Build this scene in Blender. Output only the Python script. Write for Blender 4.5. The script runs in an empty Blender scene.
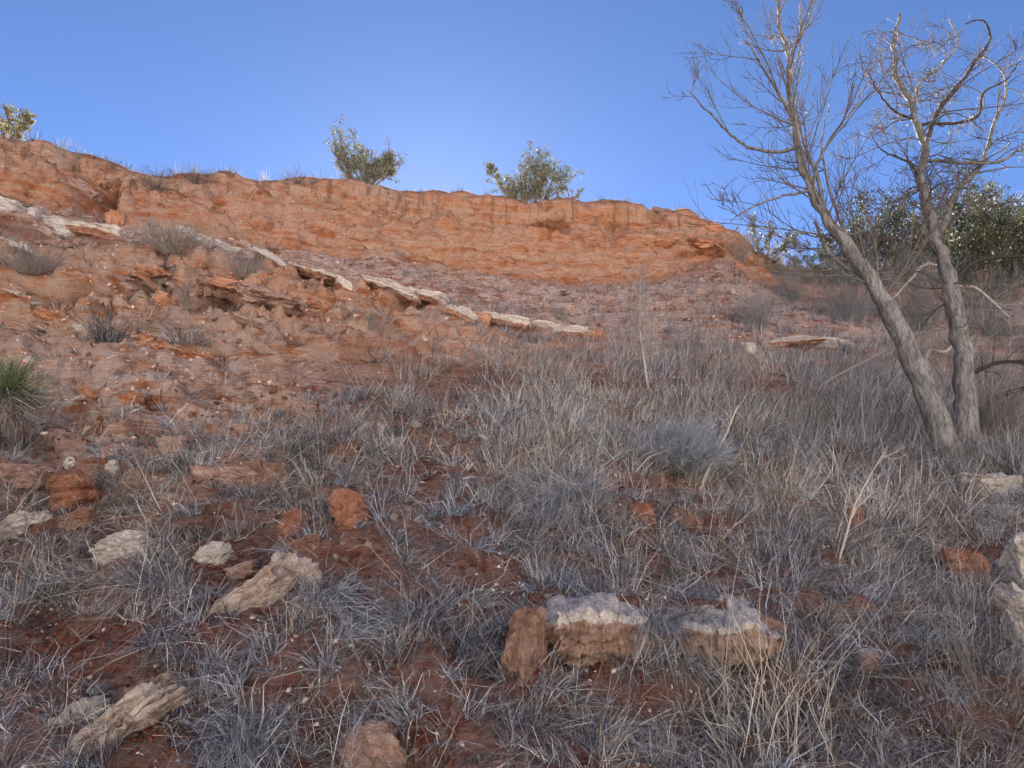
import bpy, bmesh, math, random
import numpy as np
from mathutils import Vector, Matrix, Quaternion
from mathutils.bvhtree import BVHTree

rng = np.random.default_rng(7)
random.seed(7)
SC = bpy.context.scene
COL = SC.collection

# ------------------------------------------------------------------ camera
F = 667.0                                  # focal length in pixels of the 1024 wide picture
PITCH = math.radians(12.0)
EYE = np.array([0.0, 0.0, 1.6])
cd = bpy.data.cameras.new('camera')
cd.sensor_width = 36.0
cd.lens = F / 1024.0 * 36.0
cd.clip_start = 0.05
cd.clip_end = 3000.0
cam = bpy.data.objects.new('camera', cd)
COL.objects.link(cam)
cam.location = EYE
cam.rotation_euler = (math.radians(90) + PITCH, 0, 0)
SC.camera = cam

# ------------------------------------------------------------------ sky and sun
SUN_EL, SUN_AZ = math.radians(25.0), math.radians(-7.0)   # sun stands just behind the rim, left of centre
w = bpy.data.worlds.new('World')
SC.world = w
w.use_nodes = True
nt = w.node_tree
sky = nt.nodes.new('ShaderNodeTexSky')
sky.sky_type = 'NISHITA'
sky.sun_disc = False
sky.sun_elevation = SUN_EL
sky.sun_rotation = SUN_AZ
sky.altitude = 900.0
sky.air_density = 0.32
sky.dust_density = 0.06
sky.ozone_density = 4.2
bg = nt.nodes['Background']
bg.inputs['Strength'].default_value = 0.05
nt.links.new(sky.outputs[0], bg.inputs[0])
sd = bpy.data.lights.new('sun', 'SUN')
sd.energy = 5.0
sd.angle = math.radians(0.53)
sd.color = (1.0, 0.94, 0.85)
sun = bpy.data.objects.new('sun', sd)
COL.objects.link(sun)
sv = Vector((math.sin(SUN_AZ) * math.cos(SUN_EL), math.cos(SUN_AZ) * math.cos(SUN_EL), math.sin(SUN_EL)))
sun.rotation_euler = (-sv).to_track_quat('-Z', 'Y').to_euler()
sun.location = sv * 60
VS = SC.view_settings
VS.view_transform = 'Standard'
VS.look = 'None'
VS.gamma = 1.0
VS.exposure = 3.0
VS.use_curve_mapping = False
SC.cycles.max_bounces = 8
SC.cycles.diffuse_bounces = 4

# ------------------------------------------------------------------ helpers: rays, noise, meshes
CT, ST = math.cos(PITCH), math.sin(PITCH)

def ray(px, py):
    u = (px - 512.0) / F
    v = (384.0 - py) / F
    return np.array([u, CT - v * ST, ST + v * CT])

def at_y(px, py, y):                        # point on a pixel's ray at forward distance y
    d = ray(px, py)
    return EYE + d * (y / d[1])

def project(P):
    q = P - EYE
    dep = q[..., 1] * CT + q[..., 2] * ST
    up = -q[..., 1] * ST + q[..., 2] * CT
    dd = np.where(dep > 0.05, dep, 0.05)
    return 512 + F * q[..., 0] / dd, 384 - F * up / dd, dep

_h = np.random.default_rng(3).permutation(512)
_perm = np.concatenate([_h, _h, _h])
_g = np.random.default_rng(5).normal(size=(512, 3))
_g /= np.linalg.norm(_g, axis=1)[:, None]

def perlin(x, y, z):
    x, y, z = np.broadcast_arrays(np.asarray(x, float), np.asarray(y, float), np.asarray(z, float))
    xi, yi, zi = np.floor(x).astype(int), np.floor(y).astype(int), np.floor(z).astype(int)
    xf, yf, zf = x - xi, y - yi, z - zi
    fx, fy, fz = [t * t * t * (t * (t * 6 - 15) + 10) for t in (xf, yf, zf)]
    out = 0
    for a in (0, 1):
        for b in (0, 1):
            for c in (0, 1):
                h = _perm[_perm[_perm[(xi + a) & 511] + ((yi + b) & 511)] + ((zi + c) & 511)]
                g = _g[h]
                d = g[..., 0] * (xf - a) + g[..., 1] * (yf - b) + g[..., 2] * (zf - c)
                out = out + d * (fx if a else 1 - fx) * (fy if b else 1 - fy) * (fz if c else 1 - fz)
    return out * 1.5

def fbm(x, y, z, n=4, gain=0.5):
    s, a = 0, 1.0
    for k in range(n):
        s = s + a * perlin(x * 2 ** k + 17.3 * k, y * 2 ** k + 5.1 * k, z * 2 ** k + 9.7 * k)
        a *= gain
    return s

def ridged(x, y, z, n=3):
    s, a = 0, 1.0
    for k in range(n):
        s = s + a * (1 - np.abs(perlin(x * 2 ** k + 31 * k, y * 2 ** k, z * 2 ** k)) * 2)
        a *= 0.5
    return s / 1.75

def sstep(a, b, x):
    t = np.clip((x - a) / (b - a), 0, 1)
    return t * t * (3 - 2 * t)

def np_mesh(name, V, quads=None, tris=None, col=None, mat=None, smooth=False, attrs=None):
    me = bpy.data.meshes.new(name)
    V = np.ascontiguousarray(V, dtype=np.float32)
    nq = 0 if quads is None else len(quads)
    n3 = 0 if tris is None else len(tris)
    me.vertices.add(len(V))
    me.vertices.foreach_set('co', V.ravel())
    li = []
    if nq: li.append(np.asarray(quads, dtype=np.int32).ravel())
    if n3: li.append(np.asarray(tris, dtype=np.int32).ravel())
    li = np.concatenate(li)
    me.loops.add(len(li))
    me.loops.foreach_set('vertex_index', li)
    me.polygons.add(nq + n3)
    st = np.concatenate([np.arange(nq) * 4, nq * 4 + np.arange(n3) * 3]).astype(np.int32)
    me.polygons.foreach_set('loop_start', st)
    if smooth:
        me.polygons.foreach_set('use_smooth', np.ones(nq + n3, dtype=bool))
    if col is not None:
        c = np.ones((len(V), 4), dtype=np.float32)
        c[:, :3] = col
        me.color_attributes.new('tint', 'FLOAT_COLOR', 'POINT').data.foreach_set('color', c.ravel())
    for k, a in (attrs or {}).items():
        me.attributes.new(k, 'FLOAT', 'POINT').data.foreach_set('value', np.ascontiguousarray(a, dtype=np.float32).ravel())
    me.update(calc_edges=True)
    me.validate()
    if mat: me.materials.append(mat)
    return me

def link(name, data, parent=None):
    o = bpy.data.objects.new(name, data)
    COL.objects.link(o)
    if parent: o.parent = parent
    return o

def tag(o, label=None, cat=None, group=None, kind=None):
    if label: o['label'] = label
    if cat: o['category'] = cat
    if group: o['group'] = group
    if kind: o['kind'] = kind
    return o

# ------------------------------------------------------------------ materials
def new_mat(name):
    m = bpy.data.materials.new(name)
    m.use_nodes = True
    n = m.node_tree
    b = n.nodes['Principled BSDF']
    b.inputs['Roughness'].default_value = 0.92
    b.inputs['Specular IOR Level'].default_value = 0.2
    return m, n, b

def noise_node(n, vec, scale, detail=6, rough=0.6, dist=0.0):
    t = n.nodes.new('ShaderNodeTexNoise')
    t.inputs['Scale'].default_value = scale
    t.inputs['Detail'].default_value = detail
    t.inputs['Roughness'].default_value = rough
    t.inputs['Distortion'].default_value = dist
    n.links.new(vec, t.inputs['Vector'])
    return t.outputs['Fac']

def ramp(n, fac, stops):
    r = n.nodes.new('ShaderNodeValToRGB')
    e = r.color_ramp.elements
    while len(e) < len(stops): e.new(0.5)
    for k, (p, c) in enumerate(stops):
        e[k].position = p
        e[k].color = (c, c, c, 1) if isinstance(c, (int, float)) else (*c, 1)
    n.links.new(fac, r.inputs['Fac'])
    return r.outputs['Color']

def mix(n, fac, a, b, mode='MIX'):
    m = n.nodes.new('ShaderNodeMix')
    m.data_type = 'RGBA'
    m.blend_type = mode
    if isinstance(fac, (int, float)): m.inputs[0].default_value = fac
    else: n.links.new(fac, m.inputs[0])
    for s, v in ((m.inputs[6], a), (m.inputs[7], b)):
        if isinstance(v, tuple): s.default_value = (*v, 1)
        else: n.links.new(v, s)
    return m.outputs[2]

def mth(n, op, a, b=None):
    m = n.nodes.new('ShaderNodeMath')
    m.operation = op
    for s, v in zip(m.inputs, (a, b)):
        if v is None: continue
        if isinstance(v, (int, float)): s.default_value = v
        else: n.links.new(v, s)
    return m.outputs[0]

def bump(n, b, h, strength, dist):
    k = n.nodes.new('ShaderNodeBump')
    k.inputs['Strength'].default_value = strength
    k.inputs['Distance'].default_value = dist
    n.links.new(h, k.inputs['Height'])
    n.links.new(k.outputs[0], b.inputs['Normal'])

def soil_material():
    m, n, b = new_mat('red_earth')
    tc = n.nodes.new('ShaderNodeTexCoord').outputs['Object']
    def attr(k):
        a = n.nodes.new('ShaderNodeAttribute')
        a.attribute_name = k
        return a.outputs['Fac']
    mp = n.nodes.new('ShaderNodeMapping')              # strata dip gently to the right
    mp.inputs['Rotation'].default_value = (0, math.radians(-7), 0)
    mp.inputs['Scale'].default_value = (0.5, 0.5, 6.5)
    n.links.new(tc, mp.inputs['Vector'])
    big = noise_node(n, tc, 0.55, 8, 0.62)
    med = noise_node(n, tc, 3.0, 8, 0.68)
    fine = noise_node(n, tc, 22.0, 6, 0.72)
    band = noise_node(n, mp.outputs[0], 1.1, 5, 0.6, 0.4)
    front = ramp(n, med, [(0.3, (0.10, 0.026, 0.014)), (0.5, (0.205, 0.064, 0.037)), (0.66, (0.31, 0.14, 0.10))])
    cliff = ramp(n, med, [(0.30, (0.42, 0.145, 0.058)), (0.45, (0.64, 0.255, 0.11)), (0.64, (0.71, 0.37, 0.215))])
    cliff = mix(n, ramp(n, band, [(0.46, 0.0), (0.56, 0.75)]), cliff, (0.68, 0.45, 0.33))
    cliff = mix(n, ramp(n, band, [(0.36, 0.65), (0.44, 0.0)]), cliff, (0.40, 0.135, 0.058))
    c = mix(n, attr('orange'), front, cliff)
    dustf = mth(n, 'MULTIPLY', ramp(n, mth(n, 'ADD', mth(n, 'MULTIPLY', noise_node(n, mp.outputs[0], 2.2, 7, 0.7, 0.8), 0.5), mth(n, 'MULTIPLY', med, 0.5)), [(0.43, 0.0), (0.53, 1.0)]), attr('dust'))
    c = mix(n, dustf, c, (0.77, 0.61, 0.55))
    # grey litter of broken stems and grit in between
    c = mix(n, mth(n, 'MULTIPLY', ramp(n, fine, [(0.47, 0.0), (0.6, 1.0)]), attr('litter')), c, (0.26, 0.215, 0.195))
    c = mix(n, ramp(n, fine, [(0.3, 0.45), (0.5, 0.0)]), c, (0.12, 0.040, 0.022))
    spk = noise_node(n, mp.outputs[0], 9.0, 6, 0.75, 0.6)
    c = mix(n, ramp(n, spk, [(0.34, 0.5), (0.42, 0.0)]), c, (0.22, 0.085, 0.045))
    c = mix(n, mth(n, 'MULTIPLY', ramp(n, spk, [(0.56, 0.0), (0.68, 0.45)]), attr('orange')), c, (0.70, 0.46, 0.34))
    # whitish gypsum crumbs
    v = n.nodes.new('ShaderNodeTexVoronoi')
    v.inputs['Scale'].default_value = 14.0
    n.links.new(tc, v.inputs['Vector'])
    crumb = mth(n, 'MULTIPLY', ramp(n, v.outputs['Distance'], [(0.10, 1.0), (0.16, 0.0)]), ramp(n, med, [(0.56, 0.0), (0.62, 0.8)]))
    c = mix(n, crumb, c, (0.56, 0.47, 0.42))
    c = mix(n, mth(n, 'MULTIPLY', attr('straw'), ramp(n, med, [(0.3, 0.6), (0.55, 1.0)])), c, (0.53, 0.49, 0.445))   # unseen valley side behind the camera, paled to bounce sunlight onto the slope
    # dark organic streaks under the sod of the rim
    mp2 = n.nodes.new('ShaderNodeMapping')
    mp2.inputs['Scale'].default_value = (3.4, 3.4, 0.22)
    n.links.new(tc, mp2.inputs['Vector'])
    streak = noise_node(n, mp2.outputs[0], 1.3, 5, 0.65)
    c = mix(n, mth(n, 'MULTIPLY', ramp(n, streak, [(0.52, 0.0), (0.6, 0.8)]), attr('sod')), c, (0.24, 0.155, 0.10))
    c = mix(n, mth(n, 'MULTIPLY', ramp(n, streak, [(0.34, 0.6), (0.44, 0.0)]), attr('sod')), c, (0.50, 0.41, 0.33))
    n.links.new(c, b.inputs['Base Color'])
    h = mth(n, 'ADD', mth(n, 'MULTIPLY', med, 0.6), mth(n, 'MULTIPLY', fine, 0.45))
    h = mth(n, 'ADD', h, mth(n, 'MULTIPLY', spk, 0.6))
    bump(n, b, h, 1.0, 0.11)
    return m

def rock_material(name, dark, mid, pale, cap=None, cap_at=0.8, scale=1.0):
    m, n, b = new_mat(name)
    tcn = n.nodes.new('ShaderNodeTexCoord')
    oi = n.nodes.new('ShaderNodeObjectInfo')
    va = n.nodes.new('ShaderNodeVectorMath')
    va.operation = 'ADD'
    cx = n.nodes.new('ShaderNodeCombineXYZ')
    n.links.new(mth(n, 'MULTIPLY', oi.outputs['Random'], 40.0), cx.inputs[0])
    n.links.new(tcn.outputs['Object'], va.inputs[0])
    n.links.new(cx.outputs[0], va.inputs[1])
    tc = va.outputs[0]
    mp = n.nodes.new('ShaderNodeMapping')
    mp.inputs['Scale'].default_value = (1.5, 1.5, 9.0)
    n.links.new(tc, mp.inputs['Vector'])
    med = noise_node(n, tc, 9.0 * scale, 8, 0.7)
    fine = noise_node(n, tc, 60.0 * scale, 5, 0.7)
    band = noise_node(n, mp.outputs[0], 4.0 * scale, 6, 0.65)
    c = ramp(n, mth(n, 'ADD', mth(n, 'MULTIPLY', med, 0.5), mth(n, 'MULTIPLY', band, 0.5)), [(0.34, dark), (0.5, mid), (0.66, pale)])
    if cap:
        sp = n.nodes.new('ShaderNodeSeparateXYZ')
        n.links.new(tcn.outputs['Generated'], sp.inputs[0])
        z = mth(n, 'ADD', sp.outputs[2], mth(n, 'MULTIPLY', mth(n, 'SUBTRACT', med, 0.5), 0.55))
        cc = mix(n, ramp(n, fine, [(0.35, 0.0), (0.6, 1.0)]), tuple(x * 0.72 for x in cap), cap)
        cc = mix(n, ramp(n, med, [(0.28, 0.8), (0.42, 0.0)]), cc, mid)
        c = mix(n, ramp(n, z, [(cap_at - 0.05, 0.0), (cap_at + 0.05, 1.0)]), c, cc)
    c = mix(n, ramp(n, fine, [(0.3, 0.5), (0.48, 0.0)]), c, dark)
    n.links.new(c, b.inputs['Base Color'])
    pit = noise_node(n, tc, 24.0 * scale, 8, 0.75, 0.5)
    c = mix(n, ramp(n, pit, [(0.34, 0.5), (0.41, 0.0)]), c, tuple(x * 0.7 for x in dark))
    c = mix(n, ramp(n, pit, [(0.52, 0.0), (0.62, 0.6)]), c, pale)
    n.links.new(c, b.inputs['Base Color'])
    bump(n, b, mth(n, 'ADD', mth(n, 'ADD', med, pit), mth(n, 'MULTIPLY', fine, 0.4)), 1.0, 0.035)
    return m

def tint_material(name, rough=0.85, trans=0.0):
    m, n, b = new_mat(name)
    a = n.nodes.new('ShaderNodeAttribute')
    a.attribute_name = 'tint'
    n.links.new(a.outputs['Color'], b.inputs['Base Color'])
    b.inputs['Roughness'].default_value = rough
    if trans:
        t = n.nodes.new('ShaderNodeBsdfTranslucent')
        n.links.new(a.outputs['Color'], t.inputs['Color'])
        ms = n.nodes.new('ShaderNodeMixShader')
        ms.inputs[0].default_value = trans
        n.links.new(b.outputs[0], ms.inputs[1])
        n.links.new(t.outputs[0], ms.inputs[2])
        n.links.new(ms.outputs[0], n.nodes['Material Output'].inputs['Surface'])
    return m

def bark_material(name, dark, pale, zs=0.25):
    m, n, b = new_mat(name)
    tc = n.nodes.new('ShaderNodeTexCoord').outputs['Object']
    mp = n.nodes.new('ShaderNodeMapping')
    mp.inputs['Scale'].default_value = (1, 1, zs)
    n.links.new(tc, mp.inputs['Vector'])
    f = noise_node(n, mp.outputs[0], 38.0, 6, 0.7)
    g = noise_node(n, tc, 5.0, 5, 0.6)
    c = ramp(n, f, [(0.36, dark), (0.6, pale)])
    c = mix(n, ramp(n, g, [(0.4, 0.0), (0.65, 0.5)]), c, dark)
    n.links.new(c, b.inputs['Base Color'])
    bump(n, b, f, 1.0, 0.02)
    return m

M_SOIL = soil_material()
M_GYP = rock_material('white_gypsum', (0.40, 0.34, 0.31), (0.68, 0.64, 0.61), (0.82, 0.81, 0.80))
M_CAP = rock_material('capped_sandstone', (0.22, 0.12, 0.085), (0.42, 0.285, 0.225), (0.60, 0.475, 0.40), (0.78, 0.75, 0.72), 0.90)
M_CAPB = rock_material('white_topped_sandstone', (0.22, 0.12, 0.085), (0.42, 0.285, 0.225), (0.60, 0.475, 0.40), (0.80, 0.78, 0.76), 0.62)
M_LEDGE = rock_material('ledge_rock', (0.24, 0.10, 0.055), (0.44, 0.24, 0.155), (0.58, 0.39, 0.28), (0.86, 0.82, 0.78), 0.40)
def ledge_material():
    m = M_CAP.copy()
    m.name = 'gypsum_topped_ledge'
    n = m.node_tree
    b = n.nodes['Principled BSDF']
    base = b.inputs['Base Color'].links[0].from_socket
    tc = n.nodes.new('ShaderNodeTexCoord').outputs['Object']
    a = n.nodes.new('ShaderNodeAttribute')
    a.attribute_name = 'cap'
    f = noise_node(n, tc, 16.0, 7, 0.7)
    g = noise_node(n, tc, 55.0, 5, 0.7)
    k = ramp(n, mth(n, 'ADD', a.outputs['Fac'], mth(n, 'MULTIPLY', mth(n, 'SUBTRACT', f, 0.5), 1.5)), [(0.40, 0.0), (0.58, 1.0)])
    w_ = mix(n, ramp(n, g, [(0.36, 0.0), (0.6, 1.0)]), (0.58, 0.52, 0.48), (0.84, 0.83, 0.83))
    n.links.new(mix(n, k, base, w_), b.inputs['Base Color'])
    return m
M_BANK = rock_material('bank_rock', (0.34, 0.13, 0.065), (0.56, 0.27, 0.155), (0.72, 0.50, 0.39))
M_TAN = rock_material('tan_rock', (0.28, 0.18, 0.145), (0.56, 0.46, 0.41), (0.80, 0.77, 0.74))
M_PINK = rock_material('pink_rock', (0.26, 0.135, 0.105), (0.45, 0.30, 0.25), (0.64, 0.52, 0.47))
M_ORANGE = rock_material('orange_rock', (0.19, 0.075, 0.047), (0.36, 0.17, 0.112), (0.50, 0.31, 0.235))
M_BROWN = rock_material('brown_rock', (0.19, 0.095, 0.067), (0.36, 0.225, 0.175), (0.52, 0.385, 0.32))
M_TOPPED = ledge_material()
M_GRASS = tint_material('dry_grass', 0.8, 0.15)
M_LEAF = tint_material('juniper_leaf', 0.7, 0.12)
M_TWIG = tint_material('twig_bark', 0.9)
M_BARK = bark_material('grey_bark', (0.085, 0.084, 0.088), (0.33, 0.335, 0.345))
M_BARKD = bark_material('dark_bark', (0.035, 0.028, 0.026), (0.12, 0.10, 0.09))

# ------------------------------------------------------------------ hillside
AZ = np.radians(np.array([-38, -20, 0, 20, 38.0]))
def slope_at(phi):                          # grade of the lower slope by bearing
    return np.interp(phi, AZ, [0.52, 0.49, 0.455, 0.41, 0.375])

RIM = [(-60, 118, 10.9), (0, 136, 11.2), (60, 150, 11.9), (105, 165, 12.4), (130, 178, 12.9), (200, 179, 13.6), (245, 184, 14.2),
       (310, 180, 14.8), (360, 186, 15.3), (420, 197, 16.0), (480, 200, 16.4), (560, 203, 16.8), (620, 206, 17.2), (680, 214, 17.6),
       (722, 226, 18.0), (738, 240, 18.4), (775, 268, 20.0), (850, 268, 22.0), (920, 264, 23.0), (1024, 250, 24.0), (1090, 240, 25.0)]
CLB = [(-60, 178, 9.7), (0, 192, 10.1), (60, 212, 10.4), (110, 224, 10.7), (200, 232, 11.5), (300, 250, 12.7), (400, 258, 13.8), (500, 276, 14.5),
       (600, 284, 14.9), (680, 274, 15.4), (722, 262, 16.3), (775, 290, 16.4), (850, 302, 15.8), (940, 302, 16.4), (1024, 298, 17.5), (1090, 298, 18.5)]
LED = [(-60, 190, 9.0), (0, 207, 9.3), (60, 229, 9.6), (110, 235, 9.9), (200, 244, 10.4), (250, 262, 10.5), (300, 273, 10.7), (350, 288, 10.9),
       (400, 296, 10.9), (470, 319, 10.6), (530, 330, 10.4), (600, 338, 10.3), (680, 347, 10.5), (745, 350, 10.7), (855, 350, 11.8), (1024, 345, 13.0), (1090, 345, 13.4)]
BASE = [(-60, 325), (0, 330), (130, 336), (250, 346), (400, 353), (600, 359), (745, 366), (860, 370), (1024, 376), (1090, 376)]

def line(tab):
    out = []
    for px, py, y in tab:
        p = at_y(px, py, y)
        out.append((math.atan2(p[0], p[1]), math.hypot(p[0], p[1]), p[2]))
    return np.array(out)
L_RIM, L_CLB, L_LED = line(RIM), line(CLB), line(LED)
bt = []
for px, py in BASE:
    d = ray(px, py)
    phi = math.atan2(d[0], d[1])
    bt.append((px, py, 1.6 / (float(slope_at(phi)) - d[2] / d[1])))
L_BASE = line(bt)

phis = np.concatenate([np.linspace(-180, -52, 34, endpoint=False), np.linspace(-52, 52, 520), np.linspace(52, 180, 35)[1:]])
phis = np.radians(phis)
seg = [(0, 8), (1, 26), (2, 180), (3, 80), (4, 66), (5, 124), (6, 16), (7, 10), (8, 14)]

def prof(L, k):
    return np.interp(phis, L[:, 0], L[:, k])
s0 = slope_at(phis)
c0 = np.cos(np.clip(phis, -1.2, 1.2))
front = 1 - sstep(math.radians(70), math.radians(125), np.abs(phis))
R, Z = [], []
def add(rf, zf, rb, zb):
    R.append(rf * front + rb * (1 - front))
    Z.append(zf * front + zb * (1 - front))
one = np.ones_like(phis)
add(0.02 * one, 0.02 * s0 * c0, 0.02 * one, -0.004 * one)
add(0.6 * one, 0.6 * s0 * c0, 0.6 * one, -0.15 * one)
add(1.6 * one, 1.6 * s0 * c0, 1.6 * one, -0.42 * one)
add(prof(L_BASE, 1), prof(L_BASE, 2), 9.0 * one, -3.2 * one)
add(prof(L_LED, 1), prof(L_LED, 2), 11.0 * one, -3.6 * one)
add(prof(L_CLB, 1), prof(L_CLB, 2), 14.0 * one, -3.9 * one)
add(prof(L_RIM, 1), prof(L_RIM, 2), 19.0 * one, -3.4 * one)
add(prof(L_RIM, 1) + 1.5, prof(L_RIM, 2) + 0.04, 24.0 * one, 0.5 * one)
add(prof(L_RIM, 1) + 12, prof(L_RIM, 2) - 0.3, 50.0 * one, 30.0 * one)  # out of view: opposite slope added and raised as a sunlit reflector
add(900 * one, prof(L_RIM, 2) - 4, 900 * one, 32.0 * one)
rows_r, rows_z, rows_s = [], [], []
for k, nrow in seg:
    for q in range(nrow):
        t = q / nrow
        if k == 8: t = t ** 3
        rows_r.append(R[k] * (1 - t) + R[k + 1] * t)
        rows_z.append(Z[k] * (1 - t) + Z[k + 1] * t)
        rows_s.append(k + t)
rows_r.append(R[9]); rows_z.append(Z[9]); rows_s.append(9.0)
RR, ZZ, SS = np.array(rows_r), np.array(rows_z), np.array(rows_s)[:, None] * np.ones_like(phis)
X = RR * np.sin(phis)[None, :]
Y = RR * np.cos(phis)[None, :]
PXg, PYg, _d = project(np.stack([X, Y, ZZ], -1))
near = 1 - sstep(28, 45, RR)
wf = (1 - sstep(2.7, 3.1, SS))                                            # lower slope
wb = sstep(2.75, 3.05, SS) * (1 - sstep(3.8, 4.05, SS))                    # bank under the white ledge
wt = sstep(3.95, 4.1, SS) * (1 - sstep(4.8, 5.05, SS))                     # scree above the ledge
wc = sstep(4.85, 5.1, SS) * (1 - sstep(5.96, 6.03, SS))                    # cliff
left = 1 - sstep(300, 640, PXg)
infront = front[None, :]
# soft undulation of the whole slope
ZZ = ZZ + near * (0.16 * fbm(X * 0.45, Y * 0.45, 0.3, 3) + 0.055 * fbm(X * 1.7, Y * 1.7, 3.3, 3)) * np.clip(RR / 3, 0, 1) * (1 - 0.5 * wc)
ZZ = ZZ + wf * infront * 0.05 * fbm(X * 5, Y * 5, 1.3, 3) * np.clip(RR - 1, 0, 1)
# the sod line of the rim is bumpy
ZZ = ZZ + sstep(5.8, 6.0, SS) * (1 - sstep(6.5, 8, SS)) * infront * 0.09 * fbm(X * 1.4, Y * 1.4, 8.8, 3)

def dent(px, py, rx, ry, dz):               # a hollow or hump of the ground, by where it shows
    global ZZ
    k = np.exp(-((PXg - px) / rx) ** 2 - ((PYg - py) / ry) ** 2) * (_d > 0.3)
    ZZ = ZZ + dz * k
dent(640, 700, 100, 22, -0.22)
dent(640, 612, 110, 16, 0.07)
dent(480, 590, 45, 50, -0.20)
dent(480, 530, 70, 16, 0.06)
dent(370, 590, 26, 24, -0.09)
dent(740, 690, 40, 22, -0.10)
dent(700, 488, 50, 10, -0.10)
dent(60, 430, 60, 14, -0.12)
dent(150, 690, 60, 25, -0.05)

P = np.stack([X, Y, ZZ], -1)
gu = np.gradient(P, axis=0)
gv = np.gradient(P, axis=1)
N = np.cross(gu, gv)
N /= np.linalg.norm(N, axis=-1)[..., None] + 1e-9
N[N[..., 2] < 0] *= -1
zs = ZZ + 0.13 * X + 0.25 * fbm(X * 0.35, Y * 0.35, 2.0, 2)
str1 = perlin(zs * 2.1, X * 0.10, Y * 0.10 + 4)
str2 = perlin(zs * 5.5, X * 0.35, Y * 0.35 + 9)
hard = sstep(-0.12, 0.18, str1) * 0.6 + sstep(-0.1, 0.15, str2) * 0.4
gul = ridged(X * 0.8 + 0.2 * fbm(X, Y, ZZ, 2), Y * 0.8, ZZ * 0.12, 3)
lump = fbm(X * 0.8, Y * 0.8, zs * 2.0, 5, 0.52)
vor = np.abs(fbm(X * 1.2 + 5, Y * 1.2, zs * 3.0, 4, 0.55))
lip = 1 - sstep(5.80, 6.0, SS)
D = wc * infront * lip * (0.30 * (hard - 0.5) * (0.35 + 0.9 * left) + 0.12 * lump - 0.30 * (gul - 0.5) * (0.4 + 0.6 * (1 - left)) - 0.14 * (vor - 0.2))
D = D + infront * (0.16 * sstep(5.86, 5.93, SS) * (1 - sstep(6.0, 6.08, SS)) - 0.14 * sstep(5.55, 5.8, SS) * (1 - sstep(5.84, 5.9, SS))) * (0.6 + 0.8 * perlin(X * 0.9, Y * 0.9, 5.0))   # sod overhang
D = D + wb * infront * (left * (0.34 * (hard - 0.5) + 0.14 * lump - 0.26 * (vor - 0.2)) + 0.08 * lump)
D = D + wt * infront * (0.06 * lump + 0.11 * left * (hard - 0.5) - 0.07 * (vor - 0.2))
leftlow = wf * infront * (1 - sstep(200, 420, PXg)) * (1 - sstep(400, 540, PYg))
D = D + leftlow * (0.12 * (hard - 0.5) + 0.06 * lump - 0.10 * (vor - 0.2))
ang1 = sstep(-0.05, 0.05, perlin(X * 1.5, Y * 1.5, zs * 6.0 + 3)) - 0.5          # broken little shelves
ang2 = sstep(-0.05, 0.06, perlin(X * 3.6 + 7, Y * 3.6, zs * 11.0)) - 0.5
crk = sstep(0.80, 0.97, ridged(X * 1.3 + 3, Y * 1.3, zs * 1.1, 2))
fin = fbm(X * 5.0, Y * 5.0, zs * 7.0, 3, 0.6)
D = D + infront * (wc * lip * (0.32 + 0.8 * left) + 1.1 * wb * (0.3 + 0.7 * left) + 0.45 * wt + 0.55 * leftlow) * (0.13 * ang1 + 0.075 * ang2 - 0.12 * crk + 0.075 * fin)
D = D + wf * infront * np.clip(RR - 1.2, 0, 1) * (0.05 * fbm(X * 3, Y * 3, ZZ * 3, 4, 0.6))
def hollow(px, py, rx, ry, depth):          # a recess in the cliff face
    global P
    k = np.exp(-(((PXg - px) / rx) ** 2 + ((PYg - py) / ry) ** 2) ** 2 * np.clip(1 + 1.2 * lump, 0.4, 2.5)) * (_d > 0.3)
    P = P + (k * depth * 1.7)[..., None] * np.array([0.0, 1.0, 0.05])
hollow(92, 202, 21, 15, 1.2)
hollow(548, 224, 26, 7, 0.5)
hollow(618, 225, 12, 7, 0.25)
hollow(655, 216, 8, 4, 0.22)
hollow(205, 312, 26, 10, 0.6)
hollow(150, 362, 40, 6, 0.0)
hollow(195, 365, 30, 7, 0.20)
hollow(92, 398, 14, 6, 0.12)
hollow(130, 300, 18, 9, 0.5)
hollow(25, 345, 20, 5, 0.3)
hollow(255, 318, 34, 6, 0.35)
hollow(165, 290, 20, 5, 0.3)
hollow(60, 300, 24, 5, 0.3)
hollow(318, 293, 34, 8, 0.25)
hollow(420, 312, 46, 9, 0.35)
hollow(800, 358, 45, 6, 0.25)
hollow(700, 254, 40, 4, 0.22)
P = P + N * (D * near)[..., None]
nr, nc = RR.shape
idx = np.arange(nr * nc).reshape(nr, nc)
Q = np.stack([idx[:-1, :-1], idx[:-1, 1:], idx[1:, 1:], idx[1:, :-1]], -1).reshape(-1, 4)
orange = np.clip(wc + wb + 0.5 * wt + leftlow * 0.9, 0, 1)
dust = np.clip(0.20 * wc + 1.0 * wt + 0.6 * wb + leftlow * 0.85 + 0.20 * wf, 0, 1)
dust = np.where(wc > 0.3, dust * (0.8 + 1.2 * left), dust)
litter = np.clip(0.75 * wf * (1 - 0.85 * leftlow) + 0.15 * wt + 0.1 * wb, 0, 1)
sod = sstep(5.2, 5.9, SS) * (1 - sstep(6.0, 6.05, SS)) * 0.85 + sstep(6.0, 6.05, SS)
hill_me = np_mesh('hillside', P.reshape(-1, 3), Q, None, None, M_SOIL, True,
                  {'orange': np.clip(orange, 0, 1), 'dust': np.clip(dust, 0, 1), 'litter': litter, 'straw': (1 - front)[None, :] * sstep(3, 8, RR), 'sod': np.clip(sod, 0, 1)})  # straw: mask of the pale, unseen bounce slope behind the camera
hill = tag(link('hillside', hill_me), kind='structure')

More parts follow.
